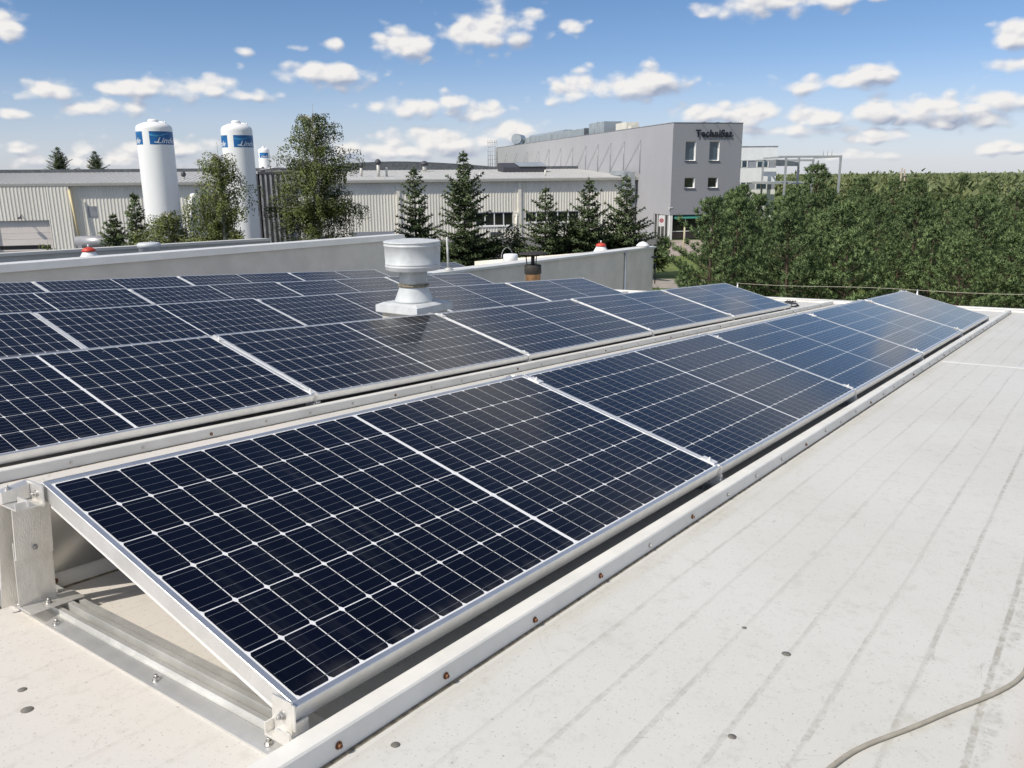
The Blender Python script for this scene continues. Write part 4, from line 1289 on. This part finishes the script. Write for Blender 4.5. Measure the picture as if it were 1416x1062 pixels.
# ------------------------------------------------------------------ gas tanks and vaporisers
def tank(x, y, r, z1, lab, zb0, zb1, yaw, legs=True):
    t = thing('storage_tank', lab, 'storage tank', Tr(x, y, 0), 'tall white gas tanks')
    b = MB()
    b.lathe([(0, .9), (r * .6, 1.0), (r, 1.5), (r, 1.5), (r, z1 - .42), (r * .985, z1 - .30), (r * .93, z1 - .18), (r * .80, z1 - .07), (r * .5, z1 + .06), (0, z1 + .12)], 48)
    b.build('shell', M['tank'], t)
    b = MB(); b.lathe([(.30 * r, z1 + .04), (.30 * r, z1 + .20), (.22 * r, z1 + .28), (0, z1 + .30)], 20)
    b.tube((r * .3, 0, z1 + .1), (r * .75, -.1, z1 + .02), .05); b.tube((r * .72, -.1, z1 - .2), (r * .72, -.1, z1 + .12), .04); b.build('top_cap', M['tank'], t)
    for q in range(3):
        a = yaw + q * 2 * math.pi / 3
        half = math.radians(48)
        b = MB(); n = 20
        for j in range(n):
            a0 = a - half + 2 * half * j / n; a1 = a - half + 2 * half * (j + 1) / n
            for (za, ze, m_, rr) in ((zb0, zb1, 0, r + .006),):
                b.face([(rr * math.cos(a0), rr * math.sin(a0), za), (rr * math.cos(a1), rr * math.sin(a1), za), (rr * math.cos(a1), rr * math.sin(a1), ze), (rr * math.cos(a0), rr * math.sin(a0), ze)], m_, True)
            f0, f1 = j / n, (j + 1) / n
            h = zb1 - zb0
            w0 = zb1 - h * (.16 + .12 * math.sin(f0 * 5.5)); w1 = zb1 - h * (.16 + .12 * math.sin(f1 * 5.5))
            rr = r + .009
            b.face([(rr * math.cos(a0), rr * math.sin(a0), w0 - h * .16 * (1 - f0)), (rr * math.cos(a1), rr * math.sin(a1), w1 - h * .16 * (1 - f1)), (rr * math.cos(a1), rr * math.sin(a1), w1), (rr * math.cos(a0), rr * math.sin(a0), w0)], 1, True)
        bn = b.build('banner', [M['blue'], M['blue2']], t)
        letters('lettering', 'Linde', (zb1 - zb0) * .62, .002, M['ink'], bn, None, bold=.004, shear=.45, wrap=(r + .006, a + math.radians(6), zb0 + (zb1 - zb0) * .10), width=r * 1.15)
        b = MB()
        for j in range(8):
            a0 = a - math.radians(34) + math.radians(14) * j / 8; a1 = a - math.radians(34) + math.radians(14) * (j + 1) / 8
            rr = r + .012
            za = zb0 + (zb1 - zb0) * .14
            b.face([(rr * math.cos(a0), rr * math.sin(a0), za), (rr * math.cos(a1), rr * math.sin(a1), za), (rr * math.cos(a1), rr * math.sin(a1), za + .06), (rr * math.cos(a0), rr * math.sin(a0), za + .06)])
        b.build('flourish', M['ink'], bn)
    for q in range(4):
        a = q * math.pi / 2 + .4
        b = MB(); b.tube((r * .85 * math.cos(a), r * .85 * math.sin(a), 0), (r * .85 * math.cos(a), r * .85 * math.sin(a), 1.7), .14, n=8); b.build('leg', M['tank'], t)
    return t


# banner azimuth chosen so the left edge sits just left of the facing side
tank(-25.62, 62.0, 1.24, 10.22, 'tall white gas tank with blue banner, nearest the left of the picture', 8.72, 9.62, math.radians(-90 + 22.5 + 31))
tank(-19.05, 60.0, 1.06, 9.95, 'tall white gas tank half hidden behind the left birch', 8.42, 9.22, math.radians(-90 + 17.6 + 34))
tank(-36.0, 125.0, .80, 10.35, 'small distant white tank with blue banner behind the hall roof', 9.0, 9.75, math.radians(-90 + 16))
sv = thing('white_vessel', 'small white cone topped vessel beside the foot of the leftmost tall tank', 'vessel', Tr(-24.4, 65.0, 0))
b = MB(); b.lathe([(.75, 0), (.75, 2.2), (.62, 3.2), (.42, 4.4), (.36, 4.9), (.2, 5.2), (0, 5.25)], 24); b.build('shell', M['tank'], sv)
b = MB(); b.box(.35, -.5, 0, 1.0, .5, 2.4); b.build('cabinet', M['tank'], sv)


def vaporiser(x, y, w, d, z0, z1, lab):
    t = thing('vaporiser', lab, 'vaporiser', Tr(x, y, 0), 'finned metal gas vaporisers')
    n = max(4, int(w / .34))
    for j in range(n):
        xx = -w / 2 + w * (j + .5) / n
        b = MB(); b.box(xx - .07, -d / 2 - .08, z0, xx + .07, -d / 2 + .05, z1); b.box(xx - .02, -d / 2 + .05, z0, xx + .02, d / 2, z1); b.build('fin', M['fin'], t)
    b = MB(); b.box(-w / 2, -d / 2 - .14, z1 + .003, w / 2 + .1, d / 2, z1 + .16); b.box(-w / 2 - .13, -d / 2 - .1, 0, -w / 2 - .01, d / 2, z1); b.build('frame', M['fin_dark'], t)
    b = MB(); b.path([(-w / 2 + .2, -d / 2 - .1, z1 + .25), (0, -d / 2 - .1, z1 + .42), (w / 2, -d / 2 - .1, z1 + .28)], .07); b.build('pipe', M['fin'], t)


vaporiser(-17.45, 64.0, 2.6, 1.6, .3, 6.65, 'tall dark finned vaporiser rack between the birches, reaching the hall eave')
vaporiser(-22.9, 66.0, 1.9, 1.4, .3, 4.9, 'shorter dark finned vaporiser rack between the two tall tanks')
bx = thing('grey_tank_box', 'low grey horizontal tank in front of the cream hall wall at the left', 'tank', Tr(-31.0, 62.5, 0))
b = MB(); b.tube((-1.5, 0, 1.75), (1.5, 0, 1.75), .5, n=20); b.build('shell', M['fin'], bx)
for xx in (-1.1, 1.1):
    b = MB(); b.box(xx - .15, -.5, 0, xx + .15, .5, 1.6); b.build('support', M['fin'], bx)

# ------------------------------------------------------------------ trees
def rv(rng):
    z = rng.uniform(-1, 1); a = rng.uniform(0, 2 * math.pi); r = math.sqrt(1 - z * z)
    return Vector((r * math.cos(a), r * math.sin(a), z))


def crown_mesh(mb, name, matl, out=0.8, up=0.65, jit=0.65, along=0.0):
    me = mb.mesh(name, matl)
    rng = random.Random(len(mb.v))
    ns = []
    zs = [v[2] for v in mb.v]; zlo, zhi = min(zs), max(zs)
    for q in range(0, len(mb.v), 4):
        v = mb.v[q]
        j = rv(rng) * jit
        n = Vector((v[0], v[1], 0))
        if n.length > 1e-4: n = n.normalized() * min(1.0, n.length * 1.4)
        n = Vector((n.x * out + j.x, n.y * out + j.y, up + j.z + .25 * (v[2] - zlo) / (zhi - zlo)))
        if along:
            a_, b_, c_, d_ = (Vector(mb.v[q + t]) for t in range(4))
            n += ((c_ + d_) - (a_ + b_)).normalized() * along
        n.normalize()
        ns.extend((tuple(n),) * 4)
    me.normals_split_custom_set_from_vertices(ns)
    return me


def quad(b, p, d, side, l, w, taper=0.35):
    """one leaf or needle: from p along d"""
    q = p + d * l; s = side * (w / 2)
    i = len(b.v)
    b.v.extend((tuple(p - s), tuple(p + s), tuple(q + s * taper), tuple(q - s * taper)))
    b.f.append((i, i + 1, i + 2, i + 3)); b.m.append(0); b.sm.append(False)


def tuft(b, p, d, rng, n, l, w, spread=0.9):
    for _ in range(n):
        v = (d + rv(rng) * spread).normalized()
        s = v.cross(rv(rng))
        if s.length < .05: continue
        quad(b, p + v * 0.01 + d * rng.uniform(-.06, .10), v, s.normalized(), l * rng.uniform(.7, 1.15), w)


def pine_meshes(seed, h, R):
    rng = random.Random(seed)
    cr, tk = MB(), MB()
    lean = Vector((rng.uniform(-.03, .03), rng.uniform(-.03, .03), 0))
    def ax(z): return Vector((lean.x * z, lean.y * z, z))
    segs = 8
    for j in range(segs):
        za, ze = h * j / segs, h * (j + 1) / segs
        tk.tube(ax(za), ax(ze), .11 * (1 - .93 * j / segs), .11 * (1 - .93 * (j + 1) / segs), n=7, caps=False)
    z = .5
    while z < h - .25:
        f = z / h
        prof = (.60 + 1.5 * f) if f < .26 else 1.0 * (1 - ((f - .26) / .74) ** 1.25)
        rad = max(R * prof, .20)
        nb = rng.choice((6, 7, 7)) if f < .7 else 5
        a0 = rng.uniform(0, 6.28)
        for q in range(nb):
            if f < .8 and rng.random() < .10: continue
            a = a0 + 2 * math.pi * q / nb + rng.uniform(-.28, .28)
            ln = rad * rng.choice((.7, .85, .95, 1.0, 1.08, 1.2))
            up = -.02 + 1.0 * f ** 1.7 + rng.uniform(-.06, .12)
            d = Vector((math.cos(a), math.sin(a), up)).normalized()
            p0 = ax(z + rng.uniform(-.05, .05)); prev = p0; ns = max(2, int(ln / .25))
            for s_ in range(1, ns + 1):
                t = s_ / ns
                p = p0 + d * (ln * t) + Vector((0, 0, .22 * ln * t * t))
                tk.tube(prev, p, .024 * (1 - .8 * (s_ - 1) / ns) * (1 - .5 * f), .024 * (1 - .8 * t) * (1 - .5 * f) + .002, n=4, caps=False)
                dd = (p - prev).normalized(); prev = p
                if t > .36:
                    for sgn in (-1, 1):
                        sd = (dd.cross(Vector((0, 0, 1))).normalized() * sgn * .9 + dd * .6 + Vector((0, 0, rng.uniform(.05, .35)))).normalized()
                        tl = rng.uniform(.14, .40) * (1 - .35 * f) * (1.2 - .55 * t)
                        e = p + sd * tl
                        tuft(cr, e, (sd * .6 + Vector((0, 0, .75))).normalized(), rng, 38, .135, .022, 1.15)
                        if tl > .22:
                            tuft(cr, p + sd * tl * .5, (sd * .5 + Vector((0, 0, .7))).normalized(), rng, 20, .12, .022, 1.1)
            tuft(cr, prev, (d + Vector((0, 0, .9))).normalized(), rng, 44, .145, .022, 1.1)
        z += rng.uniform(.36, .46) * (1 if f < .7 else .85)
    for q in range(5):
        tuft(cr, ax(h - .10 - .11 * q), Vector((0, 0, 1)), rng, 16, .16, .024, .6)
    return crown_mesh(cr, 'crown', M['pine'], .45, .35, .15, .95), tk.mesh('trunk', M['bark'])


def spruce_meshes(seed, h, R, z0=.5, sparse=1.0):
    rng = random.Random(seed)
    cr, tk = MB(), MB()
    for j in range(8):
        tk.tube((0, 0, h * j / 8), (0, 0, h * (j + 1) / 8), .11 * (1 - .95 * j / 8), .11 * (1 - .95 * (j + 1) / 8), n=7, caps=False)
    z = z0
    while z < h - .12:
        f = z / h
        rad = max(.13, R * (1 - f) ** .85 * 1.12 * rng.uniform(.75, 1.1))
        nb = rng.choice((5, 6, 6, 7)) if f < .85 else 4
        a0 = rng.uniform(0, 6.28)
        for q in range(nb):
            a = a0 + 2 * math.pi * q / nb + rng.uniform(-.3, .3)
            ln = rad * rng.choice((.45, .7, .9, 1.0, 1.15, 1.3)) * rng.uniform(.9, 1.1)
            el = -.22 + .9 * f ** 1.6
            d = Vector((math.cos(a), math.sin(a), el)).normalized()
            p0 = Vector((0, 0, z + rng.uniform(-.08, .08))); prev = p0; ns = max(2, int(ln / .16))
            for s_ in range(1, ns + 1):
                t = s_ / ns
                p = p0 + d * (ln * t) + Vector((0, 0, .22 * ln * t * t))
                tk.tube(prev, p, .016 * (1 - .7 * t) + .003, .014 * (1 - .7 * t) + .002, n=3, caps=False)
                dd = (p - prev).normalized(); prev = p
                side = dd.cross(Vector((0, 0, 1))).normalized()
                wl = (.12 + .42 * (1 - t) * ln * .55) * rng.uniform(.7, 1.2)
                for sgn in (-1, 1):
                    sd = (side * sgn + dd * .75 + Vector((0, 0, rng.uniform(-.35, .12)))).normalized()
                    m_ = max(1, int(wl / .10))
                    for u in range(m_):
                        pp = p + sd * (wl * (u + .5) / m_)
                        for _ in range(5):
                            v = (sd + rv(rng) * .85).normalized(); sv_ = v.cross(rv(rng))
                            if sv_.length > .05:
                                quad(cr, pp, v, sv_.normalized(), rng.uniform(.12, .20), .062)
                for _ in range(3):
                    v = (dd + rv(rng) * .8).normalized(); sv_ = v.cross(rv(rng))
                    if sv_.length > .05:
                        quad(cr, p, v, sv_.normalized(), rng.uniform(.12, .19), .062)
        z += rng.uniform(.20, .36) * (sparse if f > .35 else 1.0)
    for q in range(6):
        tuft(cr, Vector((0, 0, h - .1 * q)), Vector((0, 0, 1)), rng, 8, .13, .03, .8)
    return crown_mesh(cr, 'crown', M['spruce']), tk.mesh('trunk', M['bark_dk'])


def birch_meshes(seed, h, R, n_main, leaves, wide=1.0):
    """upright limbs with hanging leafy strands"""
    rng = random.Random(seed)
    cr, tk = MB(), MB()
    for j in range(9):
        tk.tube((.04 * math.sin(j), .03 * math.cos(j * 1.3), h * .95 * j / 9), (.04 * math.sin(j + 1), .03 * math.cos(j * 1.3 + 1.3), h * .95 * (j + 1) / 9), .12 * (1 - .93 * j / 9), .12 * (1 - .93 * (j + 1) / 9), n=7, caps=False)
    for q in range(n_main):
        f = rng.uniform(.10, .93) ** .9
        z = h * f
        a = rng.uniform(0, 6.28)
        rad = R * (1 - max(0, f - .60) / .46) ** .75 * (.55 + .45 * min(1, f / .25)) * rng.choice((.35, .55, .7, .8, .95, 1.05, 1.2))
        d = Vector((math.cos(a), math.sin(a), rng.uniform(.5, 1.2))).normalized()
        p0 = Vector((0, 0, z * .94)); prev = p0; ns = max(3, int(rad / .16))
        for s_ in range(1, ns + 1):
            t = s_ / ns
            p = p0 + Vector((d.x * rad * t * 1.1, d.y * rad * t * 1.1, d.z * rad * t * (1 - .62 * t)))
            tk.tube(prev, p, .024 * (1 - .8 * t) + .003, .020 * (1 - .8 * t) + .002, n=4, caps=False); prev = p
            if t < .2: continue
            for _ in range(3 if f < .5 else 2):
                L_ = rng.uniform(.25, 1.05) * (.6 + .6 * t) * (1 - .45 * f)
                o = Vector((rng.uniform(-.12, .12), rng.uniform(-.12, .12), 0))
                m_ = max(3, int(L_ / .055 * leaves))
                for u in range(m_):
                    pp = p + o * (u / m_ * 1.6) + Vector((0, 0, -L_ * u / m_)) + rv(rng) * .07
                    v = (Vector((0, 0, -.7)) + rv(rng)).normalized(); s2 = v.cross(rv(rng))
                    if s2.length > .05:
                        quad(cr, pp, v, s2.normalized(), rng.uniform(.06, .10), .058, .55)
    return crown_mesh(cr, 'crown', M['birch']), tk.mesh('trunk', M['birchbark'])


def bush_meshes(seed, R, h, n, matl, leaf=.09):
    rng = random.Random(seed)
    cr, tk = MB(), MB()
    cl = [(Vector((rng.uniform(-R, R) * .7, rng.uniform(-R, R) * .7, h * rng.uniform(.25, .85))), rng.uniform(.25, .5) * R) for _ in range(14)]
    for c, r in cl:
        tk.tube((c.x * .2, c.y * .2, 0), c, .03, .008, n=5, caps=False)
        for _ in range(n // 14):
            p = c + rv(rng) * r * rng.uniform(.4, 1.05)
            v = (rv(rng) + Vector((0, 0, .2))).normalized(); s2 = v.cross(rv(rng))
            if s2.length > .05:
                quad(cr, p, v, s2.normalized(), leaf * rng.uniform(.7, 1.3), leaf * .6, .5)
    return crown_mesh(cr, 'crown', matl), tk.mesh('trunk', M['bark_dk'])


def tree(name, meshes, lab, cat, x, y, z=0.0, s=1.0, yaw=0.0, group=None, sz=None):
    t = thing(name, lab, cat, Tr(x, y, z) @ Matrix.Rotation(yaw, 4, 'Z') @ Matrix.Diagonal((s, s, sz or s, 1)), group)
    part('crown', meshes[0], t); part('trunk', meshes[1], t)
    return t


# birches in front of the tanks
B1 = birch_meshes(11, 8.7, 2.1, 165, .95)
tree('birch_tree', B1, 'slim birch with hanging strands in front of the second tall white tank', 'tree', -15.75, 46.0, group='birches before the hall')
B2 = birch_meshes(12, 10.9, 2.7, 260, .95)
tree('birch_tree', B2, 'tallest leafy birch standing against the cream hall right of the vaporisers', 'tree', -10.95, 48.0, group='birches before the hall')
# spruces before the hall
SP = [(-5.9, 52, 6.95, 1.55, 21, 'slim sparse spruce in front of the hall, just above the ventilator drum'),
      (-2.75, 50, 7.75, 2.05, 22, 'tallest spruce with a bare spiky top right of the ventilator drum'),
      (2.1, 50, 5.65, 1.7, 23, 'low spruce in front of the hall window band'),
      (4.75, 51, 6.15, 1.55, 24, 'pale spruce between two others before the right hall wall'),
      (7.15, 52, 6.3, 1.75, 25, 'dark spruce with drooping boughs nearest the office block corner'),
      (-8.0, 54.5, 4.2, 1.2, 26, None), (0.3, 55.0, 3.6, 1.4, 27, None), (3.4, 54.5, 4.4, 1.2, 28, None)]
for (x, y, h, R, sd, lab) in SP:
    if lab is None: continue
    tree('spruce_tree', spruce_meshes(sd, h, R * 1.25, sparse=1.12), lab, 'tree', x, y, group='spruces before the hall')
SHD = bush_meshes(31, 1.3, 2.3, 5200, M['shrub'], .11)
for (x, y, s, lab) in ((-4.4, 51.3, .95, 'dark bush at the foot of the slim sparse spruce'), (-.9, 51.5, 1.1, 'dark bush at the foot of the tallest spruce'),
                       (.6, 53, .85, 'round green bush left of the low spruce'), (3.5, 52.2, 1.2, 'bush filling the gap between the low and the pale spruce'),
                       (5.9, 53, 1.25, 'bush between the pale spruce and the dark drooping one'), (8.3, 52.4, .9, 'bush right of the dark drooping spruce')):
    tree('bush', SHD, lab, 'bush', x, y, s=s * 1.25, yaw=x, group='bushes before the hall')
# shrubs by the left tanks
SM = spruce_meshes(41, 5.5, 1.3, .2, .8)
tree('small_conifer', SM, 'narrow dark conifer at the left foot of the leftmost tall tank', 'tree', -22.55, 50.5)
SM2 = spruce_meshes(42, 4.2, 1.5, .2, .8)
tree('small_conifer', SM2, 'low bushy conifer in front of the low grey tank', 'tree', -24.4, 51.5)
SHB = birch_meshes(43, 4.95, 2.1, 150, .95)
tree('birch_shrub', SHB, 'spreading leafy shrub hiding the foot of the leftmost tall tank', 'shrub', -19.4, 47.5)
SHB2 = birch_meshes(44, 3.7, 1.7, 110, .9)
tree('birch_shrub', SHB2, 'low leafy shrub left of the slim birch', 'shrub', -17.3, 46.8)
SHB3 = birch_meshes(45, 3.5, 1.0, 40, .7)
tree('young_shrub', SHB3, 'thin young shrub in front of the loading gate', 'shrub', -24.2, 43.5, .0)
# distant trees peeping over the hall roof
FT = spruce_meshes(51, 15.5, 4.0, 2.0, .9)
tree('distant_tree', FT, 'dark tree rising behind the hall roof, the taller of the two at the left', 'tree', -74, 140, s=1.15, sz=.73, group='trees behind the hall')
tree('distant_tree', FT, 'dark tree rising behind the hall roof, the shorter one nearer the white tank', 'tree', -69.0, 142, s=1.05, sz=.69, yaw=2, group='trees behind the hall')

# stand of young pines beyond the right end of the roof
PN = [pine_meshes(61 + q, (5.2, 5.5, 5.75, 5.0, 5.5)[q], (1.85, 2.05, 1.9, 1.95, 2.15)[q]) for q in range(5)]
prng = random.Random(5)
PG = 'young pines in the dense stand beyond the roof'
special = [(8.75, 32.6, .98, 'pine of the stand just behind the leftmost one', 1), (9.6, 35.6, 1.0, 'pine close before the glazed entrance of the office block', 2), (14.9, 45.0, 1.02, 'pine of the stand just left of the tallest one, before the white annexe', 0), (7.35, 30.5, 1.0, 'leftmost pine of the stand, at the edge of the lawn', 4), (9.6, 28.4, .93, 'front pine right of the leftmost one, directly behind the second row of panels', 1),
           (18.15, 50.0, 1.21, 'tallest pine, its tip standing above the others in front of the steel frame', 2)]
for (x, y, s, lab, q) in special:
    tree('pine_tree', PN[q], lab, 'pine tree', x, y, s=s, yaw=x * 3, group=PG)
spots = []
for y in (27.5, 30.2, 33.0, 36.0, 39.2, 42.6, 46.2, 50.2, 54.5, 59.5, 65.0, 71.0, 78.0):
    xl = .262 * y + (0.3 if y > 34 else 3.2)
    xr = .66 * y + 2.5
    x = xl + prng.uniform(0, 1.2)
    while x < xr:
        spots.append((x + prng.uniform(-.45, .45), y + prng.uniform(-.8, .8)))
        x += prng.uniform(2.9, 4.1) * (1 + max(0, y - 40) * .008)
front_words = []
for (x, y) in spots:
    if any((x - a) ** 2 + (y - c) ** 2 < 2.4 for a, c, *_ in special): continue
    if y > 60 and x < 23.5 : continue
    s = prng.choice((.68, .78, .85, .90, .95, 1.0, 1.06)) * prng.uniform(.97, 1.03) * (.96 if y < 34 else 1.0)
    tree('pine_tree', PN[prng.randrange(5)], 'young green pine in the dense stand beyond the right end of the roof', 'pine tree', x, y, s=s, yaw=prng.uniform(0, 6.28), group=PG)

# the wood beyond, one mass reaching the horizon
rng = random.Random(77)
b = MB()
def far_spot():
    while True:
        t = rng.random() ** .55
        d = 72 * (2600 / 72) ** (t ** 1.5)
        a = math.radians(rng.uniform(-62, 62))
        x, y = d * math.sin(a), d * math.cos(a)
        if y < 150 and x < .33 * y + 4: continue
        if math.degrees(a) < 17 and d < 260: continue
        return x, y, d
for _ in range(5200):
    x, y, d = far_spot()
    hh = rng.uniform(3.5, 4.7) + (rng.uniform(0, 1.2) if rng.random() < .1 else 0) + min(3.0, max(0, d - 150) / 150)
    hh += rng.random() ** 3 * 1.5 * (1 + d / 900) - .35
    gz = ground_z(d); r = rng.uniform(1.3, 2.3) * (1 + d / 320)
    n = 120 if d < 160 else (52 if d < 400 else 20)
    for _2 in range(n):
        u = rv(rng); u.z = abs(u.z)
        p = Vector((x + u.x * r, y + u.y * r, gz + hh - r * .9 + u.z * r * .9 * rng.uniform(.7, 1.05)))
        v = (u + rv(rng) * .9).normalized(); s2 = v.cross(rv(rng))
        if s2.length > .05:
            quad(b, p, v, s2.normalized(), r * rng.uniform(.15, .28), r * .14, .4)
# dark under-storey that closes the canopy
rad2 = [95, 130, 180, 260, 380, 560, 850, 1300, 2000, 2900]
NA = 90
i0 = len(b.v)
for r in rad2:
    for k_ in range(NA + 1):
        a = math.radians(-64 + 128 * k_ / NA)
        b.v.append((r * math.sin(a), r * math.cos(a), ground_z(r) + 2.7 + min(2.6, max(0, r - 150) / 160) + mnoise.noise((r * .02, a * 40, 0)) * .6))
for j in range(len(rad2) - 1):
    for k_ in range(NA):
        am = -64 + 128 * (k_ + .5) / NA
        if am < 19 and rad2[j] < 260: continue
        q = i0 + j * (NA + 1) + k_
        b.f.append((q, q + 1, q + NA + 2, q + NA + 1)); b.m.append(0); b.sm.append(True)
o = b.build('far_forest', M['forest'])
tag(o, 'green wood stretching away to the horizon behind the pines', 'forest', kind='stuff')
